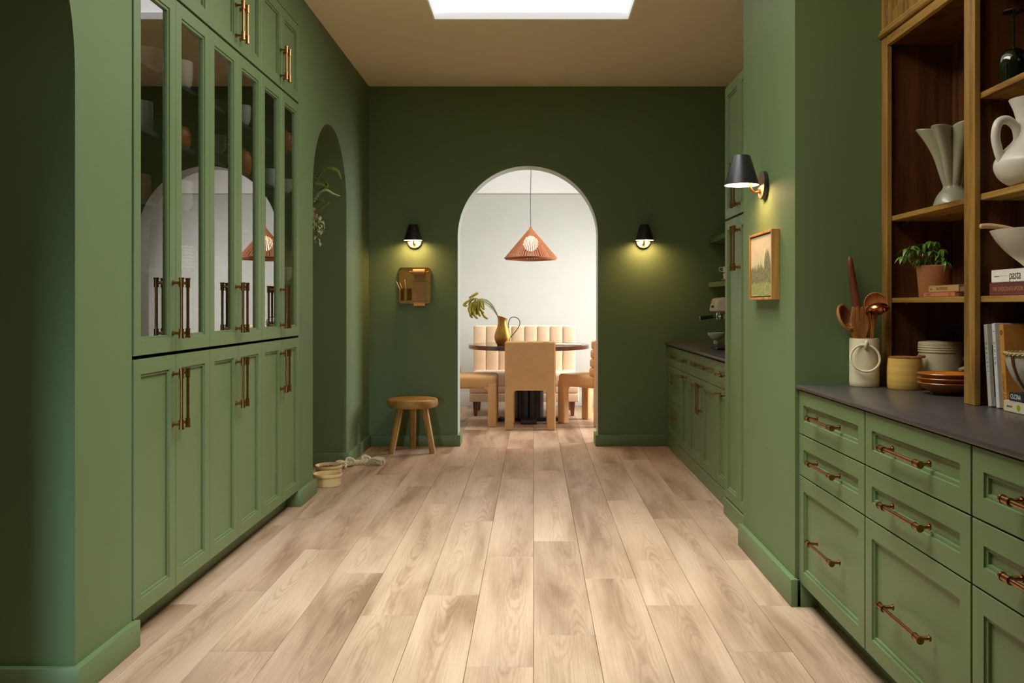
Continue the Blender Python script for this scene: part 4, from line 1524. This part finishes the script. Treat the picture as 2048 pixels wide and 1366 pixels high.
def leaf_mesh(L, Wd, droop, name='leaf'):
    t = nb()
    n = 7
    rows = []
    for i in range(n + 1):
        s = i / n
        w2 = Wd * sin(pi * min(1, 0.08 + 0.92 * s) ** 0.8) * (0.5 + 0.5 * min(1, s * 2.2))
        if i == n: w2 = 0.0004
        x = L * s * (1 - 0.18 * droop * s)
        z = -droop * L * 0.55 * s * s + 0.12 * L * s
        rows.append([t.verts.new((x, -w2, z + 0.25 * w2)), t.verts.new((x, 0, z)), t.verts.new((x, w2, z + 0.25 * w2))])
    for a, c in zip(rows, rows[1:]):
        t.faces.new((a[0], c[0], c[1], a[1]))
        t.faces.new((a[1], c[1], c[2], a[2]))
    me = bpy.data.meshes.new(name)
    t.to_mesh(me)
    t.free()
    for p in me.polygons: p.use_smooth = True
    return me


lm = [leaf_mesh(0.058, 0.0085, d) for d in (0.55, 1.0, 1.5)]
for m_ in lm: m_.materials.append(LEAF)
tips = [(1806, 512), (1814, 498), (1826, 492), (1836, 500), (1848, 488), (1860, 482), (1872, 484), (1884, 498), (1862, 502), (1876, 512), (1834, 520), (1852, 520), (1884, 516), (1890, 522), (1820, 505)]
stems = nb()
for k, (px, py) in enumerate(tips):
    yy = GY + rnd.uniform(-0.055, 0.02)
    tip = CP(px, py, yy)
    basep = Vector((GX + rnd.uniform(-0.03, 0.03), GY + rnd.uniform(-0.03, 0.02), SHB + 0.112))
    tube(stems, spline([basep, basep.lerp(tip, 0.5) + Vector((0, 0, 0.012)), tip], 4), 0.0018, 5)
    nl = 6
    for j in range(nl):
        o = bpy.data.objects.new('leaf', lm[(k + j) % 3])
        COL.objects.link(o)
        o.parent = pp
        o.location = tip - pp.location
        o.rotation_euler = (rnd.uniform(-0.25, 0.25), rnd.uniform(0.0, 0.75), 2 * pi * j / nl + rnd.uniform(-0.3, 0.3))
        s = rnd.uniform(0.6, 0.95)
        o.scale = (s, s, s)
part(pp, 'stem', stems, STEM)['kind'] = 'stuff'

# ------------------------------------------------------------------ books
def bookmat(name, c, rough=0.55):
    return mat(name, srgb(*c), rough, var=0.04, scale=20)


RS = Matrix(((0, 0, -1, 0), (-1, 0, 0, 0), (0, 1, 0, 0), (0, 0, 0, 1)))       # along -Y, up Z, facing -X
RV = Matrix(((0, 0, -1, 0), (0, -1, 0, 0), (-1, 0, 0, 0), (0, 0, 0, 1)))       # down Z, letter tops to -Y, facing -X


TEXTS = []


def text(root, body, size, loc, R, m, name='title_lettering', shear=0.0, sub=None, sx=1.0, spacing=1.0, align='LEFT'):
    c = bpy.data.curves.new(name, 'FONT')
    c.body = body
    c.size = size
    c.shear = shear
    c.space_character = spacing
    c.align_x = align
    c.align_y = 'CENTER'
    c.extrude = 0.00015
    c.materials.append(m)
    o = bpy.data.objects.new(name, c)
    COL.objects.link(o)
    o.parent = sub or root
    o.matrix_local = Matrix.Translation(loc) @ R @ Matrix.Diagonal((sx, 1, 1, 1))
    TEXTS.append(o)
    return o


def book(label, loc, H, TH, D, cm, lying=True, lean=0.0, name='book', pages=PAGES, group=None):
    """lying: spine runs along Y from loc toward -Y, thickness up; standing: height Z, thickness toward -Y. Spine faces -X at loc.x"""
    root = thing(name, label, 'book', loc, group, (lean, 0, 0))
    f = (lambda h, t, d: (d, -h, t)) if lying else (lambda h, t, d: (d, -t, h))
    e = 0.0025

    def bx(b, h0, h1, t0, t1, d0, d1, bev=0.0008):
        p, q = f(h0, t0, d0), f(h1, t1, d1)
        box(b, min(p[0], q[0]), max(p[0], q[0]), min(p[1], q[1]), max(p[1], q[1]), min(p[2], q[2]), max(p[2], q[2]), bev, 1)
    b = nb()
    bx(b, 0, H, 0, e, 0, D)
    bx(b, 0, H, TH - e, TH, 0, D)
    bx(b, 0, H, 0, TH, 0, e, 0.001)
    part(root, 'cover', b, cm, local=True)
    b = nb()
    bx(b, 0.003, H - 0.003, e, TH - e, e, D - 0.004, 0)
    part(root, 'page_block', b, pages, local=True)
    return root


XS = XH + 0.028
pk = book('thin salmon pink book lying under the tan book', (XS, 3.363, SHB + 0.0005), 0.25, 0.0165, 0.15, bookmat('salmon cover', (196, 116, 84)))
text(pk, 'THE PANTRY', 0.007, (-0.0004, -0.02, 0.0082), RS, BROWNINK)
b = nb()
for a in ((0.205, 0.2062, 0.004, 0.0125), (0.2138, 0.215, 0.004, 0.0125), (0.205, 0.215, 0.004, 0.0052), (0.205, 0.215, 0.0113, 0.0125)):
    box(b, -0.0006, 0.0002, -a[1], -a[0], a[2], a[3])
part(pk, 'spine_emblem', b, BROWNINK, local=True, label='small brown rectangle outline')
tn = book('tan cloth book lying on top of the salmon pink book', (XS + 0.002, 3.325, SHB + 0.0175), 0.235, 0.025, 0.15, bookmat('tan cover', (188, 142, 92)))
text(tn, 'BLOODSISTERS', 0.013, (-0.0004, -0.065, 0.0125), RS, BROWNINK)
text(tn, 'jodie', 0.008, (-0.0004, -0.015, 0.012), RS, BROWNINK)

ch_ = book('maroon cookbook with gold title lying below the white book', (XS + 0.004, 2.885, SHB + 0.0005), 0.27, 0.041, 0.2, bookmat('maroon cover', (112, 58, 54)))
text(ch_, 'THE CHOCOLATE SPOON', 0.0185, (-0.0004, -0.02, 0.0205), RS, GOLD, sx=0.82)
wp = book('white cookbook lying on top of the maroon book', (XS + 0.006, 2.877, SHB + 0.042), 0.26, 0.041, 0.2, bookmat('white cover', (244, 238, 222)))
text(wp, 'pasta', 0.040, (-0.0004, -0.108, 0.021), RS, INK, shear=0.15, sx=0.8)
text(wp, 'simply better', 0.006, (-0.0004, -0.018, 0.02), RS, INKG)
b = nb()
box(b, -0.0006, 0.0002, -0.098, -0.056, 0.0205, 0.021)
part(wp, 'spine_rule', b, INKG, local=True)

lean = -0.115
hv = book('grey-white book leaning farthest left on the worktop, black cover picture', (1.482, 2.893, CT + 0.0005), 0.268, 0.022, 0.19, bookmat('grey cover', (192, 186, 168)), False, lean)
text(hv, 'HARVEST', 0.011, (-0.0004, -0.011, 0.21), RV, INK, spacing=2.6)
b = nb()
box(b, 0.012, 0.16, -0.0226, -0.0218, 0.03, 0.20)
part(hv, 'cover_picture', b, mat('dark cover picture', srgb(48, 42, 34), 0.5, var=0.5, scale=22), local=True, label='dark printed photograph')
dn = book('slim white book leaning between the grey and orange books', (1.487, 2.851, CT + 0.0005), 0.272, 0.02, 0.19, bookmat('white slim cover', (214, 208, 206)), False, lean)
text(dn, 'DINING', 0.011, (-0.0004, -0.010, 0.212), RV, INK, spacing=2.2)
b = nb()
box(b, -0.0006, 0.0002, -0.016, -0.004, 0.246, 0.2475)
part(dn, 'spine_rule', b, INK, local=True)
og = book('orange ochre cookbook leaning nearest, behind the strapped bowl', (1.488, 2.815, CT + 0.0008), 0.268, 0.028, 0.2, bookmat('ochre cover', (200, 134, 58)), False, -0.09)
text(og, 'Grand Livre', 0.022, (-0.0004, -0.014, 0.115), RV, BROWNINK, shear=0.35)
b = nb()
for i in range(6):
    a = 2 * pi * i / 6
    cyl(b, (-0.0006, -0.014 + 0.006 * cos(a), 0.243 + 0.006 * sin(a)), (0.0002, -0.014 + 0.006 * cos(a), 0.243 + 0.006 * sin(a)), 0.003, seg=8)
part(og, 'spine_emblem', b, BROWNINK, local=True, label='small brown rosette')

jn = book('thick cream cookbook with green dot at the bottom of the flat stack', (1.474, 2.782, CT + 0.0005), 0.27, 0.034, 0.2, bookmat('cream cover', (210, 196, 166)))
text(jn, 'jenny lu', 0.012, (-0.0004, -0.018, 0.018), RS, INK, sx=0.8)
b = nb()
cyl(b, (-0.0006, -0.085, 0.017), (0.0002, -0.085, 0.017), 0.0095, seg=24)
part(jn, 'spine_dot', b, mat('lime green ink', srgb(132, 158, 22), 0.5), local=True, label='lime green dot')
cu = book('black cookbook with white title on the flat stack, under the bowl', (1.478, 2.757, CT + 0.035), 0.25, 0.027, 0.2, bookmat('black cover', (42, 38, 42)))
text(cu, 'CUCINA', 0.021, (-0.0004, -0.008, 0.0135), RS, mat('white lettering', srgb(226, 222, 214), 0.6), sx=0.72)
for t in cu.children: pass

# strapped bowl on the flat stack
QX, QY, QZ = 1.522, 2.66, CT + 0.0625
qb = thing('strapped_bowl', 'rough white bowl with plaited rim and brown leather straps', 'bowl', (QX, QY, QZ))
b = nb()
qr = 0.098
prf = [(0, 0)] + rounded([(0.035, 0), (0.05, 0.012), (0.075, 0.048), (0.092, 0.09), (qr, 0.125)]) + [ (qr - 0.006, 0.126), (0.085, 0.09), (0.068, 0.05), (0.03, 0.012), (0, 0.01)]
lathe(b, prf, (QX, QY, QZ), 48, mod=lambda th, k, r, z: (r + 0.0012 * sin(9 * th + 40 * z) * (r > 0.04), z))
part(qb, 'body', b, mat('rough white clay', srgb(198, 188, 168), 0.8, var=0.1, scale=40, bump=0.6, bscale=60))
b = nb()
for ph in (0, pi):
    tube(b, [(QX + (qr + 0.001 + 0.0015 * cos(20 * 2 * pi * i / 160 + ph)) * cos(2 * pi * i / 160), QY + (qr + 0.001 + 0.0015 * cos(20 * 2 * pi * i / 160 + ph)) * sin(2 * pi * i / 160), QZ + 0.122 + 0.003 * sin(20 * 2 * pi * i / 160 + ph)) for i in range(160)], 0.0032, 6, True)
part(qb, 'plaited_rim', b, PALEW, label='plaited straw rim')
for i in range(6):
    a = 2 * pi * i / 6 + 0.18
    b = nb()
    P_ = []
    for (r, z) in [(0.05, 0.012), (0.064, 0.03), (0.076, 0.048), (0.085, 0.069), (0.093, 0.09), (0.0965, 0.108), (0.0985, 0.122)]:
        P_.append([b.verts.new((QX + (r + 0.0025) * cos(a + s * 0.0055 / r), QY + (r + 0.0025) * sin(a + s * 0.0055 / r), QZ + z)) for s in (-1, 1)])
    for u_, v_ in zip(P_, P_[1:]):
        b.faces.new((u_[0], u_[1], v_[1], v_[0]))
    r_ = bmesh.ops.extrude_face_region(b, geom=list(b.faces))
    bmesh.ops.translate(b, vec=(-0.0015 * cos(a), -0.0015 * sin(a), 0), verts=[v for v in r_['geom'] if isinstance(v, bmesh.types.BMVert)])
    part(qb, 'strap', b, STRAP)

# bowl with wooden spoon on the books of shelf B
WX, WY, WZ = 1.562, 2.722, SHB + 0.0832
b = nb()
lathe(b, [(0, 0)] + rounded([(0.045, 0), (0.05, 0.006), (0.062, 0.018), (0.098, 0.050), (0.128, 0.086), (0.146, 0.118)]) + [(0.143, 0.119), (0.124, 0.09), (0.094, 0.056), (0.05, 0.018), (0, 0.012)], (WX, WY, WZ), 56)
solo('serving_bowl', b, CERAM, 'wide off-white serving bowl on the white cookbook', 'bowl', (WX, WY, WZ))
b = nb()
pts = spline([(1.402, 2.790, WZ + 0.134), (1.44, 2.78, WZ + 0.134), (1.50, 2.755, WZ + 0.117), (1.56, 2.72, WZ + 0.078), (1.60, 2.70, WZ + 0.045)], 6)
tube(b, pts, [0.0045] + [0.0085] * 9 + [0.008] * (len(pts) - 13) + [0.012, 0.016, 0.012], 10)
solo('serving_spoon', b, PALEW, 'pale wooden spoon resting in the wide off-white bowl', 'spoon', (1.42, 2.79, WZ + 0.13))

# pitcher on shelf A of the near bay
IX, IY = 1.545, 2.735
pt = thing('white_pitcher', 'white ceramic pitcher with big loop handle on the upper shelf', 'pitcher', (IX, IY, SHA))
b = nb()
lathe(b, [(0, 0)] + rounded([(0.055, 0.0), (0.072, 0.006), (0.1, 0.028), (0.115, 0.062), (0.108, 0.09), (0.085, 0.118), (0.064, 0.14), (0.053, 0.165), (0.050, 0.195), (0.058, 0.235), (0.072, 0.27)]) + [(0.068, 0.27), (0.05, 0.235), (0.044, 0.19), (0.07, 0.12), (0.09, 0.06), (0, 0.02)], (IX, IY, SHA + 0.0005), 48,
      mod=lambda th, k, r, z: (r * (1 + (0.35 * (z - 0.2) / 0.07 * max(0, cos(th)) ** 3 if z > 0.2 else 0)), z))
part(pt, 'body', b, CERAM)
b = nb()
PI_ = lambda px, py: CP(px, py, 2.735)
tube(b, spline([PI_(2032, 300), PI_(2036, 278), PI_(2031, 254), PI_(2014, 240), PI_(1997, 246), PI_(1991, 272), PI_(1996, 300), PI_(2005, 325), PI_(2016, 342)], 7), 0.0135, 14)
part(pt, 'handle', b, CERAM)

# dark glass goblets standing upside down
for i, (gx, gy) in enumerate(((1.507, 2.785), (1.535, 2.69))):
    b = nb()
    lathe(b, rounded([(0.036, 0.0), (0.040, 0.03), (0.0415, 0.06), (0.036, 0.085), (0.022, 0.10), (0.007, 0.108), (0.0045, 0.12), (0.004, 0.2)]) + [(0.010, 0.212), (0.034, 0.219), (0.036, 0.222), (0, 0.222)], (gx, gy, SHC + 0.0005), 36)
    solo('goblet', b, GLASSD, ['dark green goblet upside down on the top shelf, left one', 'dark green goblet upside down on the top shelf, right one'][i], 'goblet', (gx, gy, SHC), 'upside-down dark goblets')

# ------------------------------------------------------------------ coffee nook objects
cm = thing('coffee_machine', 'cream enamel espresso machine on the far nook worktop', 'coffee machine', (1.5, 6.63, 0.922))
b = nb()
hs = [(1.345, 1.207), (1.66, 1.207), (1.66, 1.31), (1.385, 1.31), (1.368, 1.303), (1.357, 1.288), (1.335, 1.207)]
prism(b, [(1.335, 1.207), (1.66, 1.207), (1.66, 1.31), (1.382, 1.31), (1.366, 1.306), (1.354, 1.294)], lambda u, v, n: (u, n, v), 6.51, 6.75)
bmesh.ops.bevel(b, geom=[e for e in b.edges], offset=0.006, segments=3, affect='EDGES')
part(cm, 'housing', b, ENAMEL)
b = nb()
box(b, 1.50, 1.66, 6.515, 6.745, 0.944, 1.207, 0.006)
part(cm, 'column', b, ENAMEL)
b = nb()
box(b, 1.345, 1.66, 6.505, 6.755, 0.9225, 0.945, 0.004)
part(cm, 'drip_tray', b, BLACKPL)
b = nb()
lathe(b, [(0, 0), (0.032, 0), (0.036, 0.01), (0.036, 0.03), (0.028, 0.048), (0, 0.048)], (1.40, 6.63, 1.16), 24)
part(cm, 'group_head', b, CHROME)
b = nb()
cyl(b, (1.40, 6.63, 1.148), (1.40, 6.63, 1.172), 0.034, seg=20)
tube(b, [(1.385, 6.63, 1.165), (1.33, 6.63, 1.163)], 0.007, 8)
pf = part(cm, 'portafilter', b, CHROME)
b = nb()
tube(b, [(1.34, 6.63, 1.165), (1.30, 6.63, 1.163), (1.262, 6.63, 1.158), (1.245, 6.63, 1.157)], [0.011, 0.0125, 0.0145, 0.014], 14)
part(cm, 'grip', b, BLACKPL, sub=pf)
b = nb()
cyl(b, (1.245, 6.63, 1.157), (1.239, 6.63, 1.157), 0.013, 0.009, 14)
part(cm, 'grip_cap', b, CHROME, sub=pf)
b = nb()
tube(b, spline([(1.43, 6.55, 1.207), (1.425, 6.545, 1.15), (1.43, 6.54, 1.10), (1.44, 6.535, 1.07)], 5), 0.005, 8)
part(cm, 'steam_wand', b, CHROME)
b = nb()
lathe(b, [(0, 0), (0.016, 0), (0.016, 0.012), (0.011, 0.014), (0.011, 0.05), (0.015, 0.052), (0.015, 0.082), (0, 0.084)], (1.46, 6.58, 1.311), 18)
part(cm, 'tamper', b, CHROME)
b = nb()
lathe(b, [(0, 0), (0.05, 0), (0.055, 0.03), (0.06, 0.075), (0, 0.078)], (1.56, 6.63, 1.311), 28)
part(cm, 'hopper', b, BLACKPL)
RM = RS
text(cm, 'ICS', 0.034, (-0.162, 0.075, 0.352), RS @ Matrix.Rotation(-0.2, 4, 'X'), INK, 'front_lettering', sx=1.3)
for k in range(2):
    b = nb()
    z = 1.24
    y = 6.665 - k * 0.05
    cyl(b, (1.3425, y, z), (1.337, y, z), 0.011, seg=16)
    part(cm, 'button', b, BLACKPL)
# footed bowl
b = nb()
lathe(b, [(0, 0), (0.020, 0), (0.02, 0.03), (0.03, 0.036), (0.052, 0.05), (0.068, 0.078), (0.071, 0.094), (0.068, 0.094), (0.05, 0.056), (0, 0.044)], (1.565, 7.62, 0.9222), 32)
solo('footed_bowl', b, CERAM, 'small white footed bowl at the far end of the nook worktop', 'bowl', (1.565, 7.62, 0.922))
b = nb()
lathe(b, [(0, 0), (0.030, 0), (0.036, 0.01), (0.027, 0.10), (0.025, 0.10), (0.03, 0.012), (0, 0.01)], (1.615, 7.35, 0.9222), 28)
solo('milk_jug', b, BRASSY, 'small brass milk jug beside the footed bowl', 'jug', (1.615, 7.35, 0.922))
# saucer and two cups on the floating shelf
fz = 1.4525
ux, uy = 1.612, 7.36
b = nb()
lathe(b, [(0, 0), (0.03, 0), (0.055, 0.012), (0.062, 0.018), (0.055, 0.018), (0.03, 0.006), (0, 0.006)], (ux, uy, fz), 32)
solo('saucer', b, ENAMEL, 'cream saucer under two stacked cups on the nook shelf', 'saucer', (ux, uy, fz))


def cup(x, y, z, label, r=0.036, h=0.055, hd=(-1, 0), m=ENAMEL, name='cup', grp='stacked cups on the nook shelf'):
    root = thing(name, label, 'cup', (x, y, z), grp)
    b = nb()
    lathe(b, [(0, 0.0), (r * 0.6, 0.0), (r * 0.9, h * 0.2), (r, h * 0.6), (r, h), (r - 0.003, h), (r - 0.004, h * 0.5), (r * 0.5, 0.006), (0, 0.006)], (x, y, z), 32)
    part(root, 'body', b, m)
    b = nb()
    d = Vector((hd[0], hd[1], 0))
    P0 = Vector((x, y, z))
    tube(b, spline([P0 + d * (r - 0.002) + Vector((0, 0, h * 0.85)), P0 + d * (r + 0.022) + Vector((0, 0, h * 0.92)), P0 + d * (r + 0.03) + Vector((0, 0, h * 0.6)), P0 + d * (r + 0.018) + Vector((0, 0, h * 0.3)), P0 + d * (r - 0.003) + Vector((0, 0, h * 0.3))], 6), 0.0038, 8)
    part(root, 'handle', b, m)
    return root


cup(ux, uy, fz + 0.0065, 'lower cream cup standing on the saucer', 0.038, 0.056, (0.3, 0.95))
cup(ux - 0.004, uy, fz + 0.0635, 'upper cream cup stacked on the other cup, handle to the left', 0.038, 0.056)

# ------------------------------------------------------------------ dishes behind the fluted glass
XC = -1.60
ENDY = [CY0 + 0.765, CY0 + 1.527, CY0 + 2.289]
CU = ['nearest glass cabinet', 'middle glass cabinet', 'farthest glass cabinet']


def first(px, x=XC):
    """a spot behind the near door of a unit, seen at column px"""
    return (x, x * 1775 / (px - 1067))


def second(unit, px, r):
    """a spot in the far corner of a unit, seen through its second door at column px"""
    y = ENDY[unit] - 0.024 - r
    return ((px - 1067) / 1775 * y, y)


def plate(r=0.1, h=0.018):
    b = nb()
    lathe(b, [(0, 0.0), (r * 0.55, 0.0), (r * 0.65, 0.004), (r, h), (r - 0.002, h + 0.002), (r * 0.62, 0.008), (0, 0.007)], (0, 0, 0), 32)
    return b


def bowlm(r=0.07, h=0.05):
    b = nb()
    lathe(b, [(0, 0.0), (r * 0.45, 0.0), (r * 0.5, 0.004), (r * 0.85, h * 0.5), (r, h), (r - 0.003, h), (r * 0.8, h * 0.5), (r * 0.4, 0.008), (0, 0.008)], (0, 0, 0), 32)
    return b


ORD = ['lowest', 'second up', 'third up', 'fourth up', 'fifth up', 'sixth up', 'seventh up']


def stack(kind, bmf, n, step, xy, z, m, what, where, group):
    proto = solo(kind, bmf, m, what, kind.split('_')[-1], (0, 0, 0), group)
    for i in range(n):
        o = proto if i == 0 else copy_tree(proto)
        o.location = (xy[0], xy[1], z + 0.0005 + i * step)
        o['label'] = f"{what}, {'topmost' if i == n - 1 else ORD[i]} in the stack {where}"


stack('serving_bowl', bowlm(0.092, 0.075), 2, 0.02, first(290), 2.20, CERAM, 'big white bowl', f'on the top shelf of the {CU[0]}', 'nested white bowls, near cabinet')
stack('dinner_plate', plate(0.09), 4, 0.014, first(428), 2.20, CERAM, 'white plate', f'on the top shelf of the {CU[1]}', 'plates, top shelf of the middle cabinet')
stack('dinner_plate', plate(0.09), 4, 0.014, first(428), 1.94, CERAM, 'white plate', f'on the second shelf of the {CU[1]}', 'plates, second shelf of the middle cabinet')
stack('small_bowl', bowlm(0.065, 0.04), 4, 0.017, first(426), 1.94 + 0.064, CERAM, 'small white bowl', f'on the plates of the {CU[1]}', 'bowls on plates, middle cabinet')
stack('small_bowl', bowlm(0.055, 0.05), 5, 0.022, second(0, 361, 0.055), 1.66, CERAM, 'white bowl', f'on the third shelf of the {CU[0]}', 'bowls, third shelf of the near cabinet')
stack('dinner_plate', plate(0.06), 7, 0.015, second(0, 361, 0.06), 1.40, CERAM, 'white plate', f'on the fourth shelf of the {CU[0]}', 'plates, low shelf of the near cabinet')
stack('small_bowl', bowlm(0.08, 0.045), 4, 0.018, first(430), 1.40, CERAM, 'white bowl', f'on the fourth shelf of the {CU[1]}', 'bowls, low shelf of the middle cabinet')
stack('small_bowl', bowlm(0.04, 0.034), 4, 0.017, second(2, 572, 0.04), 1.94, CERAM, 'white bowl', f'on the second shelf of the {CU[2]}', 'bowls, second shelf of the far cabinet')
stack('small_bowl', bowlm(0.04, 0.034), 4, 0.017, second(2, 572, 0.04), 1.40, CERAM, 'white bowl', f'on the fourth shelf of the {CU[2]}', 'bowls, low shelf of the far cabinet')
stack('dinner_plate', plate(0.075), 4, 0.014, first(538), 1.113, CERAM, 'white plate', f'on the floor of the {CU[2]}', 'plates, floor of the far cabinet')


def ribbed(xy, z, r, h, m, label, n=22):
    b = nb()
    x, y = xy
    lathe(b, [(0, 0), (r * 0.92, 0), (r, 0.006), (r, h - 0.004), (r * 0.97, h), (r * 0.92, h), (r * 0.9, 0.01), (0, 0.01)], (x, y, z + 0.0005), 88, mod=lambda th, k, rr, zz: (rr + 0.0015 * cos(n * th), zz))
    solo('ribbed_tumbler', b, m, label, 'tumbler', (x, y, z))


ribbed(first(282), 1.94, 0.045, 0.14, CERAM, f'ribbed white tumbler on the second shelf of the {CU[0]}')
ribbed(first(278), 1.66, 0.045, 0.12, TERRA, f'dusky ribbed tumbler on the third shelf of the {CU[0]}')
cup(*second(0, 360, 0.055), 2.2005, f'large white mug on the top shelf of the {CU[0]}', 0.055, 0.125, (-0.8, -0.6), CERAM, 'mug', 'mugs behind glass')
cup(*second(1, 486, 0.042), 2.2005, f'large white mug on the top shelf of the {CU[1]}', 0.042, 0.105, (-0.8, -0.6), CERAM, 'mug', 'mugs behind glass')
cup(*first(536), 1.9405, f'white mug on the second shelf of the {CU[2]}', 0.048, 0.13, (-0.8, -0.6), CERAM, 'mug', 'mugs behind glass')


def lidded(xy, z, r, h, m, label):
    x, y = xy
    root = thing('lidded_jar', label, 'jar', (x, y, z), 'orange jars behind glass')
    b = nb()
    lathe(b, [(0, 0), (r * 0.8, 0), (r, h * 0.25), (r, h * 0.7), (r * 0.85, h * 0.85), (0, h * 0.85)], (x, y, z + 0.0005), 32)
    part(root, 'body', b, m)
    b = nb()
    lathe(b, [(0, h * 0.855), (r * 0.86, h * 0.855), (r * 0.7, h * 0.97), (r * 0.2, h), (r * 0.2, h * 1.1), (0, h * 1.12)], (x, y, z + 0.0005), 32)
    part(root, 'lid', b, m)


lidded(second(0, 358, 0.05), 1.94, 0.05, 0.10, ORANGE, f'orange lidded pot on the second shelf of the {CU[0]}')
lidded(second(1, 487, 0.045), 1.94, 0.045, 0.125, ORANGE, f'orange lidded jar on the second shelf of the {CU[1]}')
lidded(second(2, 572, 0.04), 2.20, 0.04, 0.115, ORANGE, f'orange lidded jar on the top shelf of the {CU[2]}')
b = bowlm(0.05, 0.045)
o = solo('amber_bowl', b, AMBERIN, f'amber yellow bowl on the third shelf of the {CU[0]}', 'bowl', (0, 0, 0))
o.location = (*first(311, -1.58), 1.6605)

# ------------------------------------------------------------------ hanging plants in the far left arch
HX, HY = -1.635, 6.30
bm = nb()
box(bm, HX - 0.1, HX + 0.06, A2 - A2R, HY + 0.09, 1.80, 1.82, 0.002, 1)
for x in (HX - 0.07, HX + 0.03):
    box(bm, x - 0.01, x + 0.01, A2 - A2R, A2 - A2R + 0.2, 1.76, 1.80)
solo('bracket_shelf', bm, HUTCHY, 'small wooden bracket shelf inside the far left arch', 'shelf', (HX, HY, 1.80))
fp = thing('fern_pot', 'arching green fern in a pot on the shelf in the far arch', 'plant', (HX, HY, 1.821))
b = nb()
lathe(b, [(0, 0), (0.06, 0), (0.085, 0.105), (0.085, 0.12), (0.08, 0.12), (0.078, 0.1), (0, 0.098)], (HX, HY, 1.8205), 28)
PINK = mat('dusty pink clay', srgb(168, 108, 96), 0.6)
part(fp, 'pot', b, PINK)
HP = lambda px, py, y: CP(px, py, y)
frs = [([(616, 420), (634, 352), (655, 335), (675, 338), (683, 356)], 0.018), ([(618, 420), (640, 380), (652, 370), (650, 362), (644, 358)], 0.013), ([(618, 420), (636, 388), (652, 378), (668, 386), (679, 391)], 0.010),
       ([(616, 425), (634, 418), (645, 408), (655, 402), (650, 398)], 0.014), ([(615, 420), (625, 372), (640, 366), (652, 372)], 0.012), ([(614, 420), (630, 404), (642, 398), (652, 404)], 0.012), ([(612, 420), (600, 370), (585, 350), (570, 360)], 0.016)]
for pts, wd_ in frs:
    yy = HY + rnd.uniform(-0.05, 0.12)
    cpts = spline([HP(p[0], p[1], yy) for p in pts], 7)
    b = nb()
    tube(b, cpts, 0.0018, 5)
    n = len(cpts)
    for i in range(4, n):
        p = cpts[i]
        d = (cpts[min(i + 1, n - 1)] - cpts[i - 1]).normalized()
        w_ = wd_ * 1.6 * sin(pi * (0.15 + 0.8 * i / n))
        for s in (-1, 1):
            side = Vector((0.25 * s, 0.97 * s, 0)).cross(d).normalized() * 0.35 * s + Vector((0.1, s * 0.7, -0.45))
            side.normalize()
            q0 = p - d * 0.006
            q1 = p + d * 0.006
            tip = p + side * w_ * 1.5 + d * 0.006
            mid_ = p + side * w_ * 0.8 + d * 0.009
            b.faces.new([b.verts.new(v) for v in (q0, tip, mid_, q1)])
    part(fp, 'frond', b, LEAFD if wd_ != 0.010 else LEAFV, smooth=0)
vn = thing('trailing_vine', 'variegated trailing vine hanging from the shelf in the far arch', 'plant', (HX + 0.045, HY - 0.08, 1.821))
b = nb()
lathe(b, [(0, 0), (0.03, 0), (0.036, 0.05), (0.033, 0.05), (0, 0.045)], (HX + 0.035, HY - 0.12, 1.8205), 20)
part(vn, 'pot', b, PINK)
ivy = leaf_mesh(0.045, 0.014, 0.8)
ivy.materials.append(LEAFV)
for k, pts in enumerate(([(627, 430), (636, 428), (642, 440), (638, 452), (636, 462)], [(627, 430), (638, 436), (645, 446), (641, 460), (650, 458)], [(627, 430), (634, 445), (634, 468), (636, 480), (640, 485)], [(625, 430), (630, 445), (632, 460), (640, 455)])):
    yy = HY - 0.05 + 0.03 * k
    cpts = spline([HP(p[0], p[1], yy) for p in pts], 5)
    b = nb()
    tube(b, cpts, 0.0016, 5)
    part(vn, 'vine', b, STEM)
    for i in range(3, len(cpts), 2):
        o = bpy.data.objects.new('leaf', ivy)
        COL.objects.link(o)
        o.parent = vn
        o.location = cpts[i] - vn.location
        o.rotation_euler = (rnd.uniform(-0.6, 0.6), rnd.uniform(0.2, 1.1), rnd.uniform(0, 2 * pi))

# lettering becomes ordinary mesh
bpy.context.view_layer.update()
dg = bpy.context.evaluated_depsgraph_get()
for o in TEXTS:
    me = bpy.data.meshes.new_from_object(o.evaluated_get(dg))
    n = bpy.data.objects.new('letters', me)
    COL.objects.link(n)
    n.parent = o.parent
    n.matrix_local = o.matrix_local.copy()
    nm = o.name
    bpy.data.objects.remove(o)
    n.name = nm
